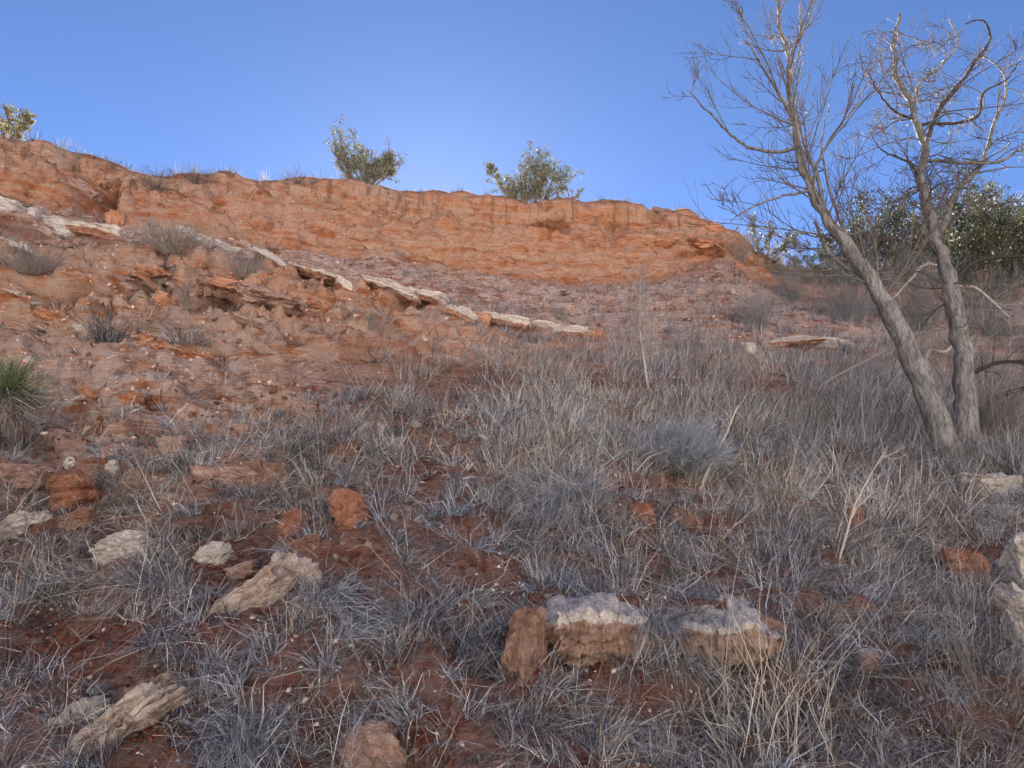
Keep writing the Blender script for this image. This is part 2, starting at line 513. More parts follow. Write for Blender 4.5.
# ray casts use the part of the hillside in view
jj = np.where(np.abs(np.degrees(phis)) < 53)[0]
sub = idx[10:-8, jj[0]:jj[-1] + 1]
Psub = P[10:-8, jj[0]:jj[-1] + 1]
nsr, nsc = sub.shape
si = np.arange(nsr * nsc).reshape(nsr, nsc)
Qs = np.stack([si[:-1, :-1], si[:-1, 1:], si[1:, 1:], si[1:, :-1]], -1).reshape(-1, 4)
BVH = BVHTree.FromPolygons(Psub.reshape(-1, 3).tolist(), Qs.tolist())

def hit(px, py):
    d = Vector(ray(px, py)).normalized()
    p, n, i, t = BVH.ray_cast(Vector(EYE), d)
    if p is None:
        p, n, i, t = BVH.find_nearest(Vector(EYE) + d * 17)
    if n.z < 0: n = -n
    return p, n

def drop(x, y, z0=40.0):
    p, n, i, t = BVH.ray_cast(Vector((x, y, z0)), Vector((0, 0, -1)))
    if p is None:
        p, n, i, t = BVH.find_nearest(Vector((x, y, 8)))
    return p, n

def mpp(p):                                 # metres per pixel at a point
    q = np.array(p) - EYE
    return (q[1] * CT + q[2] * ST) / F
# ------------------------------------------------------------------ tubes (stems, limbs, twigs)
def tubes(polys, sides=6):
    """polys: list of (points Nx3, radii N, colour); returns arrays for one mesh"""
    V, Qd, T, C = [], [], [], []
    off = 0
    for pts, rad, col in polys:
        pts = np.asarray(pts, float)
        rad = np.asarray(rad, float)
        n = len(pts)
        tan = np.gradient(pts, axis=0)
        tan /= np.linalg.norm(tan, axis=1)[:, None] + 1e-9
        ref = np.array([0.3, 0.9, 0.2]) if abs(tan[0, 1]) < 0.8 else np.array([1.0, 0.1, 0.2])
        a = np.cross(tan, ref); a /= np.linalg.norm(a, axis=1)[:, None] + 1e-9
        b = np.cross(tan, a)
        th = np.arange(sides) * 2 * math.pi / sides
        ring = pts[:, None, :] + rad[:, None, None] * (np.cos(th)[None, :, None] * a[:, None, :] + np.sin(th)[None, :, None] * b[:, None, :])
        V.append(ring.reshape(-1, 3))
        C.append(np.tile(np.asarray(col, float), (n * sides, 1)))
        i = off + np.arange(n * sides).reshape(n, sides)
        j = np.roll(i, -1, axis=1)
        Qd.append(np.stack([i[:-1], j[:-1], j[1:], i[1:]], -1).reshape(-1, 4))
        for k in range(1, sides - 1):
            T.append([i[-1, 0], i[-1, k], i[-1, k + 1]])
        off += n * sides
    return np.concatenate(V), np.concatenate(Qd), np.array(T), np.concatenate(C)

def tube_obj(name, polys, sides, mat, parent=None, smooth=True, wob=0.0):
    V, Qd, T, C = tubes(polys, sides)
    if wob:
        V = V + wob * np.stack([fbm(V[:, 0] * 9 + 3 * k, V[:, 1] * 9, V[:, 2] * 5 + 7 * k, 3) for k in range(3)], -1)
    o = link(name, np_mesh(name, V, Qd, T, C, mat, smooth), parent)
    return o

def rebase(root, kids, base):               # world built parts hang under an Empty at the thing's base
    root.location = base
    for k in kids:
        k.data.transform(Matrix.Translation(-Vector(base)))
        k.parent = root

def empty(name, loc=(0, 0, 0)):
    o = link(name, None)
    o.location = loc
    o.empty_display_size = 0.2
    return o

def spline(pts, n):
    pts = np.asarray(pts, float)
    t = np.concatenate([[0], np.cumsum(np.linalg.norm(np.diff(pts[:, :3], axis=0), axis=1))])
    t /= t[-1]
    m = np.gradient(pts, t, axis=0)
    u = np.linspace(0, 1, n)
    k = np.clip(np.searchsorted(t, u, side='right') - 1, 0, len(t) - 2)
    h = (t[k + 1] - t[k])[:, None]
    s = ((u - t[k])[:, None]) / h
    return ((2 * s ** 3 - 3 * s ** 2 + 1) * pts[k] + (s ** 3 - 2 * s ** 2 + s) * h * m[k]
            + (-2 * s ** 3 + 3 * s ** 2) * pts[k + 1] + (s ** 3 - s ** 2) * h * m[k + 1])

def unit(v):
    return v / (np.linalg.norm(v) + 1e-9)

def grow(p, d, length, r0, r, curl=0.25, up=0.25, n=6, gravity=0.0, hook=None):
    """a wandering shoot"""
    pts, rad = [np.array(p)], [r0]
    d = unit(np.array(d, float))
    bend = r.normal(size=3) * curl
    for k in range(n):
        d = unit(d + bend * 0.6 + r.normal(size=3) * curl * 0.55 + np.array([0, 0, up - gravity]) * 0.5)
        if hook is not None: d = unit(d + np.cross(d, hook) * 0.32)
        pts.append(pts[-1] + d * length / n)
        rad.append(max(r0 * (1 - (k + 1) / n * 0.82), 0.0016))
    return np.array(pts), np.array(rad)

# ------------------------------------------------------------------ rocks
def rock_mesh(name, w, d, h, seed, mat, cuts=12, rough=0.085, layers=0.045, n=None, boxy=0.62, crack=1.0):
    r = np.random.default_rng(seed)
    n = n or 3
    bm = bmesh.new()
    bmesh.ops.create_cube(bm, size=2.0)
    bmesh.ops.subdivide_edges(bm, edges=bm.edges[:], cuts=2 ** n - 1, use_grid_fill=True)
    V = np.array([v.co[:] for v in bm.verts])
    S = V / np.linalg.norm(V, axis=1)[:, None]
    V = boxy * V + (1 - boxy) * S * 1.25
    for k in range(cuts):
        nn = r.normal(size=3)
        nn[2] *= 0.6
        nn = unit(nn)
        lim = r.uniform(0.72, 1.05)
        dd = V @ nn
        V = V - np.where(dd > lim, dd - lim, 0)[:, None] * nn[None, :] * 0.95
    V = V * np.array([w, d, h]) / 2
    s = max(w, d, h)
    o = seed * 3.7
    f = 2.2 / s
    V = V + rough * s * np.stack([fbm(V[:, 0] * f + o + 9 * k, V[:, 1] * f, V[:, 2] * f - 5 * k, 4, 0.55) for k in range(3)], -1)
    q = perlin(V[:, 2] * 9 / h + o, V[:, 0] * 0.6 / s, V[:, 1] * 0.6 / s + 2)
    side = np.clip(1 - np.abs(V[:, 2]) / (h * 0.5), 0, 1)
    sc = 1 + layers * 3 * (sstep(-0.1, 0.1, q) - 0.5) * np.minimum(1, side * 3)
    V[:, :2] *= sc[:, None]
    ck = ridged(V[:, 0] * 1.6 / s + o, V[:, 1] * 1.6 / s, V[:, 2] * 2.4 / s, 3)
    V = V * (1 - 0.16 * crack * sstep(0.72, 0.95, ck))[:, None]
    st_ = sstep(-0.04, 0.05, perlin(V[:, 0] * 4 / s + o, V[:, 1] * 4 / s, V[:, 2] * 7 / s)) - 0.5
    V = V * (1 + 0.07 * crack * st_)[:, None]
    V = V + rough * 0.35 * s * np.stack([fbm(V[:, 0] * 9 / s + o + 9 * k, V[:, 1] * 9 / s, V[:, 2] * 14 / s - 5 * k, 3, 0.7) for k in range(3)], -1)
    for v, c in zip(bm.verts, V): v.co = c
    me = bpy.data.meshes.new(name)
    bm.to_mesh(me)
    bm.free()
    me.materials.append(mat)
    return me

def rock(px, py, wpx, hpx, label, mat, name='rock', roll=0.0, yaw=0.0, lean=0.0, depth=0.8, sink=0.45, seed=None, group=None, cat='rock', push=0.0, **kw):
    """a rock whose outline shows about wpx by hpx pixels round (px, py); it stands where that sight line meets the ground"""
    g, n = hit(px, py + hpx * 0.40)
    s = mpp(g)
    W, H = wpx * s, hpx * s
    seed = seed if seed is not None else int(px * 7 + py * 13) % 9973
    Dp = max(W * depth, H * 0.8)
    Ht = H * (1 + sink)
    if name == 'flat_rock':
        kw.setdefault('boxy', 0.8); kw.setdefault('cuts', 6); kw.setdefault('crack', 0.5)
    if wpx > 30: kw.setdefault('n', 5 if wpx > 100 else 4)
    me = rock_mesh(name, W, Dp, Ht, seed, mat, **kw)
    o = link(name, me)
    # lie with the hill: tilt back a little, roll in the picture plane
    o.rotation_euler = (Matrix.Rotation(math.radians(yaw), 3, 'Z') @ Matrix.Rotation(math.radians(-roll), 3, 'Y') @ Matrix.Rotation(math.radians(lean), 3, 'X')).to_euler()
    c = Vector(at_y(px, py, g.y + Dp * 0.18 + push))
    o.location = c - Vector((0, 0, H * sink * 0.4))
    return tag(o, label, cat, group)

# white ledge, slab after slab (pixel runs along the outcrop)
LG = 'white gypsum slabs of the long ledge'
runs = [
    (8, 207, 24, 13, 18, M_GYP, 'white gypsum slab at the left picture edge, first of the upper ledge'),
    (32, 214, 9, 12, 0, M_GYP, 'tiny white gypsum block between two larger slabs of the upper ledge'),
    (62, 229, 36, 15, 22, M_GYP, 'widest white gypsum slab of the upper left ledge below the dark hollow'),
    (101, 233, 34, 14, 8, M_LEDGE, 'cream gypsum slab right beside the dark hollow in the cliff'),
    (203, 241, 30, 9, 30, M_GYP, 'white gypsum slab behind grey shrub, upper end of the long ledge'),
    (232, 252, 22, 8, 20, M_GYP, 'small white gypsum slab next below the shrub on the ledge'),
    (280, 267, 38, 10, 28, M_LEDGE, 'cream gypsum slab overhanging the orange bank, left of the gap'),
    (318, 276, 38, 9, 16, M_LEDGE, 'thin cream slab over a dark undercut, middle left of the long ledge'),
    (345, 286, 18, 9, 34, M_LEDGE, 'short broken slab end where the upper ledge run stops'),
    (392, 293, 42, 12, 20, M_LEDGE, 'thick cream slab that starts the lower ledge run'),
    (430, 302, 40, 10, 16, M_LEDGE, 'cream ledge slab over the deepest dark undercut'),
    (462, 315, 26, 11, 26, M_LEDGE, 'sloping cream slab at the bend of the lower ledge'),
    (482, 319, 12, 12, 10, M_BANK, 'short orange block between two cream ledge slabs'),
    (505, 324, 34, 10, 10, M_LEDGE, 'cream ledge slab just right of the orange block'),
    (538, 329, 34, 9, 12, M_LEDGE, 'low cream ledge slab with a thin shadow under it'),
    (570, 333, 26, 10, 4, M_LEDGE, 'broken cream ledge slab near the end of the run'),
    (596, 337, 22, 10, 6, M_BANK, 'last orange stone at the right end of the long ledge'),
]
for k, (px, py, wp, hp, dip, m, lab) in enumerate(runs):
    rock(px, py, wp * 1.42, hp * 0.86, lab, m, 'ledge_rock', roll=-dip, depth=0.8, sink=0.3, seed=100 + k, group=LG, cat='rock slab', push=0.12, cuts=5, rough=0.045, layers=0.03, crack=0.4, boxy=0.75)
for k, (px, py, wp, hp, dip, m, lab) in enumerate([
    (748, 349, 16, 12, 0, M_GYP, 'white gypsum knob at the left end of the ledge near the leaning tree'),
    (785, 344, 62, 9, -4, M_LEDGE, 'long cream slab with dark undercut near the leaning tree'),
    (832, 346, 46, 9, 6, M_GYP, 'white slab at the right end of the ledge near the leaning tree')]):
    rock(px, py, wp, hp, lab, m, 'ledge_rock', roll=-dip, depth=0.7, sink=0.15, seed=130 + k, group='slabs of the ledge near the trees', cat='rock slab', push=0.1, cuts=6, rough=0.05, layers=0.05)
# red caprock of the cliff
for k, (px, py, wp, hp, dip, m, lab) in enumerate([
    (662, 246, 34, 7, 4, M_BANK, 'thin orange ledge slab high on the cliff, left of a pair'),
    (700, 249, 52, 8, 5, M_BANK, 'long orange ledge slab high on the right end of the cliff'),
    (660, 214, 20, 8, 10, M_BROWN, 'dark brown block on the rim of the cliff'),
    (710, 229, 20, 10, 20, M_BANK, 'rounded orange block where the cliff rim ends'),
    (606, 248, 14, 8, 0, M_PINK, 'pale pink stone in the orange cliff face, left of two'),
    (628, 250, 12, 7, 0, M_PINK, 'pale pink stone in the orange cliff face, right of two'),
    (85, 193, 30, 14, 40, M_PINK, 'pinkish block above the dark hollow in the cliff'),
    (118, 220, 22, 14, 60, M_BANK, 'orange block on the right side of the dark hollow')]):
    rock(px, py, wp, hp, lab, m, 'cliff_block', roll=-dip, depth=0.8, sink=0.2, seed=150 + k, cat='rock', cuts=8, push=0.12)
# banded slabs in the left bank
for k, (px, py, wp, hp, dip, m, lab) in enumerate([
    (185, 353, 78, 11, 12, M_BANK, 'broad flat orange slab jutting from the left bank'),
    (275, 300, 60, 12, 14, M_PINK, 'layered pink slab below the thin cream ledge'),
    (250, 290, 44, 8, 8, M_PINK, 'thin pink layer above the layered pink slab'),
    (128, 288, 24, 9, 32, M_PINK, 'tilted grey pink slab on the left bank under the shrubs'),
    (150, 274, 34, 7, 4, M_BANK, 'thin orange ledge below the grey shrub on the left bank'),
    (90, 393, 30, 9, 8, M_BANK, 'small overhanging orange slab right of the yucca'),
    (128, 398, 26, 7, 2, M_BANK, 'flat red slab right of the small overhanging slab'),
    (165, 300, 20, 12, 20, M_BANK, 'rough orange lump in the left bank')]):
    rock(px, py, wp, hp, lab, m, 'bank_rock', roll=-dip, depth=0.7, sink=0.2, seed=170 + k, cat='rock slab', cuts=7, rough=0.07, layers=0.06)
rb_ = np.random.default_rng(19)
for k in range(12):
    px, py = rb_.uniform(0, 345), rb_.uniform(238, 345)
    if py < 238 + max(0, (px - 150)) * 0.28: py = 300 + (py % 40)
    m = [M_BANK, M_PINK, M_BANK, M_BROWN, M_LEDGE][k % 5]
    word = {M_BANK: 'orange', M_PINK: 'pink', M_BROWN: 'brown', M_LEDGE: 'cream topped'}[m]
    rock(px, py, rb_.uniform(14, 42), rb_.uniform(5, 10), 'thin %s ledge poking out of the left bank' % word, m, 'bank_rock', roll=-rb_.uniform(2, 24), depth=0.8, sink=0.3, seed=700 + k, group='thin %s ledges of the left bank' % word, cat='rock', cuts=7, rough=0.07, layers=0.06, n=3)
# rocks of the lower slope
def topped_ledge():
    """wide low outcrop: top face running back into the hill, rough front face, undercut base"""
    K = np.array([545, 556, 580, 610, 640, 655, 672, 688, 705, 730, 755, 770, 782.0])
    f_ = [620, 615, 613, 614, 617, 625, 628, 628, 629, 629, 630, 634, 641]
    b_ = [613, 603, 599, 600, 605, 613, 612, 602, 595, 592, 602, 616, 635]
    u_ = [632, 654, 666, 670, 664, 652, 648, 656, 666, 670, 665, 657, 649]
    o_ = [.08, .01, 0, 0, .04, .13, .15, .07, 0, 0, .01, .06, .12]
    d_ = [.10, .30, .34, .34, .30, .25, .30, .40, .50, .55, .45, .30, .15]
    nc_ = 190
    px = np.linspace(545, 782, nc_)
    r = np.random.default_rng(9)
    jag = 2.2 * fbm(px * 0.07, 0.5, 0.2, 4, 0.6)
    fr, bk, bo = np.interp(px, K, f_) + jag, np.interp(px, K, b_) + 1.5 * fbm(px * 0.05, 3.5, 0.2, 3), np.interp(px, K, u_) + 6 * fbm(px * 0.06, 7.5, 0.2, 4, 0.6)
    y0 = hit(620, 690)[0].y + 0.04
    yf = y0 + np.interp(px, K, o_) + 0.05 * fbm(px * 0.045, 1.5, 0.7, 4, 0.6)
    yb = y0 + np.interp(px, K, o_) + np.interp(px, K, d_)
    rows, cap = [], []
    def row(py, y, c, dz=0.0):
        p = np.array([at_y(a, b, q) for a, b, q in zip(px, py, y)])
        p[:, 2] += dz
        rows.append(p)
        cap.append(np.full(nc_, 0.0) + c)
    row(bk, yb + 0.12, 1.0, -0.12)
    for t in np.linspace(0, 1, 9):
        py_ = bk * (1 - t) + fr * t
        row(py_, yb * (1 - t) + yf * t, 1.0)
    wband = np.interp(px, K, [.2, .14, .12, .13, .10, .03, .0, .05, .08, .06, .06, .05, 0])
    for t in np.linspace(0.05, 1, 16):
        bul = 0.05 * math.sin(t * math.pi) - 0.07 * max(0, t - 0.6) / 0.4
        row(fr * (1 - t) + bo * t, yf - bul * np.ones(nc_), np.clip(1 - np.maximum(t - wband, 0) / 0.10, 0, 1))
    row(bo + 2, yf + 0.25, 0.0, -0.05)
    row(bo + 4, yf + 0.45, 0.0, -0.15)
    Pm = np.stack(rows)
    nn = np.cross(np.gradient(Pm, axis=1), np.gradient(Pm, axis=0))
    nn /= np.linalg.norm(nn, axis=-1)[..., None] + 1e-9
    if nn[12, nc_ // 2, 1] > 0: nn = -nn
    x, y, z = Pm[..., 0], Pm[..., 1], Pm[..., 2]
    dd = 0.030 * fbm(x * 5, y * 5, z * 9, 4, 0.6) + 0.020 * (sstep(-0.05, 0.06, perlin(x * 4, y * 4, z * 26)) - 0.5) + 0.016 * (sstep(-0.04, 0.05, perlin(x * 11 + 3, y * 9, z * 16)) - 0.5) - 0.05 * sstep(0.84, 0.97, ridged(x * 3.1 + 1, y * 1.5, z * 1.2, 2))
    Pm = Pm + nn * dd[..., None]
    nr_ = len(rows)
    ii = np.arange(nr_ * nc_).reshape(nr_, nc_)
    q_ = np.stack([ii[:-1, :-1], ii[:-1, 1:], ii[1:, 1:], ii[1:, :-1]], -1).reshape(-1, 4)
    base = Vector(at_y(660, 660, y0))
    me = np_mesh('rock_ledge', Pm.reshape(-1, 3) - np.array(base), q_, None, None, M_TOPPED, False, {'cap': np.stack(cap)})
    o = link('rock_ledge', me)
    o.location = base
    tag(o, 'wide low brown ledge with a white gypsum top, half buried in the centre foreground', 'rock ledge')
topped_ledge()
rock(558, 634, 18, 14, 'fist sized white lump on the left corner of the wide white topped ledge', M_GYP, 'stone', depth=0.8, push=-0.14)
rock(767, 628, 44, 14, 'thin brown slab leaning on the right end of the white topped ledge', M_PINK, 'flat_rock', roll=-28, depth=0.7)
rock(524, 652, 42, 68, 'upright tapering brown stone left of the white topped ledge', M_BROWN, 'boulder', roll=-10, depth=0.8, boxy=0.42, cuts=9, crack=0.8)
rock(260, 594, 74, 30, 'slanting cream layered outcrop with a bright white patch', M_TAN, 'outcrop', roll=36, depth=0.8, layers=0.05, boxy=0.8, cuts=6, crack=0.6, sink=0.3)
rock(296, 566, 34, 36, 'jagged cream block with a dark hollow at the top of the outcrop', M_TAN, 'boulder', roll=50, depth=0.8, layers=0.08)
rock(302, 545, 34, 10, 'thin brown slab above the jagged cream block', M_BROWN, 'flat_rock', roll=25, depth=0.8)
rock(238, 571, 36, 10, 'low pinkish slab left above the cream outcrop', M_PINK, 'flat_rock', roll=18, depth=0.8)
rock(118, 728, 124, 28, 'long cream striped slab slanting up to the right at the bottom left', M_TAN, 'outcrop', roll=35, depth=0.5, layers=0.05, boxy=0.8, cuts=6, crack=0.6, sink=0.3)
rock(82, 712, 46, 16, 'crumbly grey white slab just above the long striped slab', M_GYP, 'flat_rock', roll=36, depth=0.8)
rock(150, 690, 80, 16, 'weathered mauve slab behind the long striped slab', M_PINK, 'flat_rock', roll=24, depth=0.9)
rock(230, 480, 60, 19, 'flat pale pink slab with a sharp right edge', M_PINK, 'flat_rock', roll=2, depth=0.9, layers=0.05)
rock(272, 480, 32, 22, 'brownish pink slab touching the flat pale pink slab', M_BROWN, 'flat_rock', roll=18, depth=0.9)
rock(78, 491, 46, 30, 'rust red layered block among grass on the left', M_ORANGE, 'boulder', roll=4, depth=0.9, layers=0.08)
rock(24, 476, 48, 16, 'pale pink flat slab at the left edge below the yucca', M_PINK, 'flat_rock', roll=6, depth=0.9)
rock(22, 525, 50, 13, 'white slab slanting up to the right at the left edge', M_GYP, 'flat_rock', roll=22, depth=0.8)
rock(72, 521, 56, 12, 'brown slanting slab beside the white slab at the left edge', M_BROWN, 'flat_rock', roll=16, depth=0.8)
rock(127, 545, 54, 22, 'white mottled stone half hidden in grass on the left', M_GYP, 'boulder', roll=10, depth=0.9)
rock(212, 553, 34, 16, 'grey white stone between grass tufts above the cream outcrop', M_GYP, 'stone', roll=10, depth=0.9)
rock(350, 510, 32, 36, 'orange pointed stone standing in grass', M_ORANGE, 'boulder', roll=30, depth=0.7, boxy=0.5)
rock(294, 525, 30, 26, 'dusky red stone above the jagged cream block', M_ORANGE, 'boulder', roll=10, depth=0.9, boxy=0.5)
rock(372, 746, 84, 50, 'big rough pinkish rock cut by the bottom edge of the picture', M_PINK, 'boulder', roll=-6, depth=0.9)
rock(965, 563, 36, 24, 'small squarish rust coloured block in the grass on the right', M_ORANGE, 'boulder', depth=0.9, boxy=0.85, push=-0.05)
rock(1024, 562, 32, 48, 'upper of two bright white boulders at the right edge', M_GYP, 'boulder', push=-0.12, depth=0.9, boxy=0.55)
rock(1027, 614, 46, 52, 'lower of two bright white boulders at the right edge', M_GYP, 'boulder', push=-0.12, depth=0.9, boxy=0.55)
rock(995, 487, 76, 14, 'long white slab lying under the two bare trees', M_GYP, 'flat_rock', roll=-8, depth=0.7)
rock(866, 663, 30, 24, 'small pink stone with a white top in the right foreground', M_CAP, 'stone', depth=0.9)
rock(688, 518, 34, 12, 'brown slanting slab below the blue grey bush', M_BROWN, 'flat_rock', roll=-32, depth=0.8)
rock(640, 516, 26, 20, 'red stone at the foot of the grass clump left of the bush', M_ORANGE, 'stone', depth=0.9, sink=0.4)
rock(855, 522, 22, 22, 'dark red stone in the right hand grass', M_ORANGE, 'stone', depth=0.9)
rock(70, 462, 12, 9, 'white stone behind the pale pink slab at the left', M_GYP, 'stone')
rock(112, 466, 13, 10, 'brightest white cobble above the rust red block', M_GYP, 'stone')
rock(172, 446, 30, 18, 'pale red stone on the scree above the flat pink slab', M_PINK, 'stone', roll=8)
rock(190, 410, 22, 14, 'heap forming broken pink stone in the middle of the left scree', M_PINK, 'stone', roll=-20)
rock(30, 360, 8, 6, 'small white chip left above the yucca', M_GYP, 'stone')
rock(84, 327, 20, 5, 'thin white flake on the left scree', M_GYP, 'stone')

# loose stones: a few shapes, many single stones
vari = [rock_mesh('stone', 1, 0.85, 0.6, 500 + k, m, cuts=6, n=2, boxy=0.5) for k, m in enumerate([M_GYP, M_GYP, M_PINK, M_TAN, M_PINK, M_ORANGE, M_BROWN, M_GYP])]
SL = {M_GYP: 'small loose whitish stone on the slope', M_PINK: 'small loose pink stone on the slope', M_TAN: 'small loose tan stone on the slope', M_ORANGE: 'small loose red stone on the slope', M_BROWN: 'small loose brown stone on the slope'}
rr = np.random.default_rng(21)
spots = []
for k in range(120): spots.append((rr.uniform(20, 420), rr.uniform(390, 560), rr.uniform(4, 10)))
for k in range(60): spots.append((rr.uniform(0, 700), rr.uniform(560, 765), rr.uniform(5, 12)))
for k in range(24): spots.append((rr.uniform(470, 860), rr.uniform(650, 765), rr.uniform(6, 13)))
for k in range(40): spots.append((rr.uniform(0, 330), rr.uniform(280, 400), rr.uniform(3, 8)))
for k in range(16): spots.append((rr.normal(195, 14), rr.normal(410, 8), rr.uniform(5, 11)))
for px, py, wp in spots:
    p, n = hit(px, py)
    s = wp * mpp(p)
    k = int(rr.integers(0, 8))
    o = link('stone', vari[k])
    o.scale = (s * rr.uniform(0.8, 1.3), s, s * rr.uniform(0.7, 1.2))
    o.rotation_euler = (rr.uniform(-0.5, 0.5), rr.uniform(-0.5, 0.5), rr.uniform(0, 6.28))
    o.location = p + n * s * 0.12
    m = vari[k].materials[0]
    where = 'on the red scree left above the flat pink slab' if py < 480 and px < 330 else 'in the grass on the left half of the slope' if px < 330 else 'near the bottom below the white topped ledge' if py > 660 else 'in the middle of the grass slope'
    tag(o, SL[m].replace('on the slope', where), 'stone', SL[m].replace('small loose', 'loose').replace(' stone on the slope', ' stones ' + where))

# ------------------------------------------------------------------ scatter on the hillside grid
jv = slice(jj[0], jj[-1] + 1)
Pg = P[:, jv]
ar = np.linalg.norm(np.cross(Pg[1:, :-1] - Pg[:-1, :-1], Pg[:-1, 1:] - Pg[:-1, :-1]), axis=-1)
cxp, cyp, cdp = project(0.25 * (Pg[1:, :-1] + Pg[:-1, :-1] + Pg[:-1, 1:] + Pg[1:, 1:]))
vis = (cxp > -420) & (cxp < 1460) & (cyp < 860) & (cyp > 60) & (cdp > 0.8) & (SS[:-1, jv][:, :-1] < 6.6)
TX = np.array([0, 128, 256, 384, 512, 640, 768, 896, 1024.0])
TY = np.array([150, 250, 300, 340, 380, 430, 500, 580, 660, 768.0])
TD = np.array([
    [.10, .10, .10, .10, .10, .10, .20, .30, .30],
    [.22, .10, .08, .04, .02, .04, .25, .50, .50],
    [.12, .08, .08, .08, .08, .12, .30, .50, .60],
    [.10, .08, .08, .16, .40, .45, .45, .50, .60],
    [.10, .10, .14, .50, .85, .85, .90, .90, .90],
    [.14, .22, .45, .85, .95, .95, 1.0, 1.0, 1.0],
    [.50, .60, .80, .90, .95, .95, 1.0, 1.0, 1.0],
    [.80, .80, .75, .80, .85, .95, 1.0, 1.0, 1.0],
    [.70, .65, .70, .85, .80, .75, 1.0, 1.0, 1.0],
    [.80, .70, .80, .90, .95, .95, 1.0, 1.0, 1.0]])
def table(px, py):
    ix = np.clip(np.interp(px, TX, np.arange(9)), 0, 7.999)
    iy = np.clip(np.interp(py, TY, np.arange(10)), 0, 8.999)
    a, b = ix.astype(int), iy.astype(int)
    u, v = ix - a, iy - b
    return TD[b, a] * (1 - u) * (1 - v) + TD[b, a + 1] * u * (1 - v) + TD[b + 1, a] * (1 - u) * v + TD[b + 1, a + 1] * u * v
BARE = [(482, 585, 56, 60), (370, 590, 24, 26), (352, 506, 20, 26), (300, 575, 34, 20), (262, 592, 36, 26), (620, 690, 66, 26), (610, 632, 56, 30), (718, 618, 56, 26),
        (735, 655, 34, 22), (60, 640, 50, 26), (120, 730, 62, 26), (150, 690, 50, 20), (210, 640, 30, 22), (372, 742, 40, 22), (525, 652, 24, 34), (234, 480, 48, 14),
        (78, 490, 28, 18), (24, 476, 28, 10), (125, 545, 28, 12), (30, 523, 36, 10), (60, 440, 60, 16), (700, 490, 46, 10), (640, 512, 26, 14), (965, 562, 22, 16), (1020, 600, 34, 60), (990, 487, 40, 10), (190, 410, 50, 16), (540, 605, 24, 20), (800, 352, 60, 8)]
def bare(px, py):
    k = np.ones_like(px)
    for x, y, a, b in BARE:
        k = k * (1 - 0.96 * np.exp(-(((px - x) / a / 0.9) ** 2 + ((py - y) / b / 0.85) ** 2) ** 2))
    return k
pc = 0.25 * (Pg[1:, :-1] + Pg[:-1, :-1] + Pg[:-1, 1:] + Pg[1:, 1:])
patch = sstep(-0.20, 0.22, fbm(pc[..., 0] * 1.1, pc[..., 1] * 1.1, 7.7, 3))
pb = np.interp(cxp, [350, 620, 800], [0.26, 0.26, 0.6])
edge = np.interp(cxp, [-420, -60, 0, 1024, 1084, 1460], [0.3, 0.45, 1, 1, 0.45, 0.3])
dens = edge * np.where(vis, table(cxp, cyp) * bare(cxp, cyp) * (pb + (1 - pb) * patch), 0)

def scatter(n, weight, seed):
    r = np.random.default_rng(seed)
    wgt = (weight * ar).ravel()
    cs = np.cumsum(wgt)
    k = np.searchsorted(cs, r.random(n) * cs[-1])
    i, j = np.unravel_index(np.clip(k, 0, wgt.size - 1), ar.shape)
    u, v = r.random(n)[:, None], r.random(n)[:, None]
    p = Pg[i, j] * (1 - u) * (1 - v) + Pg[i + 1, j] * u * (1 - v) + Pg[i, j + 1] * (1 - u) * v + Pg[i + 1, j + 1] * u * v
    nn = np.cross(Pg[i, j + 1] - Pg[i, j], Pg[i + 1, j] - Pg[i, j])
    nn /= np.linalg.norm(nn, axis=1)[:, None] + 1e-9
    nn[nn[:, 2] < 0] *= -1
    return p, nn

GREYS = np.array([[0.46, 0.46, 0.48], [0.36, 0.36, 0.37], [0.62, 0.62, 0.63], [0.20, 0.195, 0.20], [0.44, 0.41, 0.37], [0.10, 0.092, 0.09], [0.64, 0.63, 0.62], [0.09, 0.08, 0.08], [0.28, 0.25, 0.235], [0.20, 0.185, 0.185], [0.36, 0.345, 0.345]])  # near-black entries stand in for shaded gaps between blades

def blades(base, u, g, L, wd, col, seed=1, three=True, curl=0.0):
    """curved tapering blades: p = base + L (u t + g t^2)"""
    n = len(base)
    r = np.random.default_rng(seed)
    side = np.cross(u, r.normal(size=(n, 3)))
    side /= np.linalg.norm(side, axis=1)[:, None] + 1e-9
    cv = r.normal(size=(n, 3)) * curl
    ts = [0, 0.34, 0.7, 1.0] if three else [0, 0.55, 1.0]
    ws = [1.0, 0.85, 0.55, 0] if three else [1.0, 0.7, 0]
    V, m = [], 2 * len(ts) - 1
    for t, q in zip(ts, ws):
        c = base + L[:, None] * (u * t + g * t * t + cv * t * (1 - t) * (1 - 2 * t) * 3)
        if q > 0:
            V += [c - side * (wd * q * 0.5)[:, None], c + side * (wd * q * 0.5)[:, None]]
        else:
            V.append(c)
    V = np.stack(V, 1).reshape(-1, 3)
    o = (np.arange(n) * m)[:, None]
    quads = np.concatenate([o + np.array([[2 * k, 2 * k + 1, 2 * k + 3, 2 * k + 2]]) for k in range(len(ts) - 2)])
    k = 2 * (len(ts) - 2)
    tris = o + np.array([[k, k + 1, k + 2]])
    return V, quads, tris, np.repeat(col, m, axis=0)

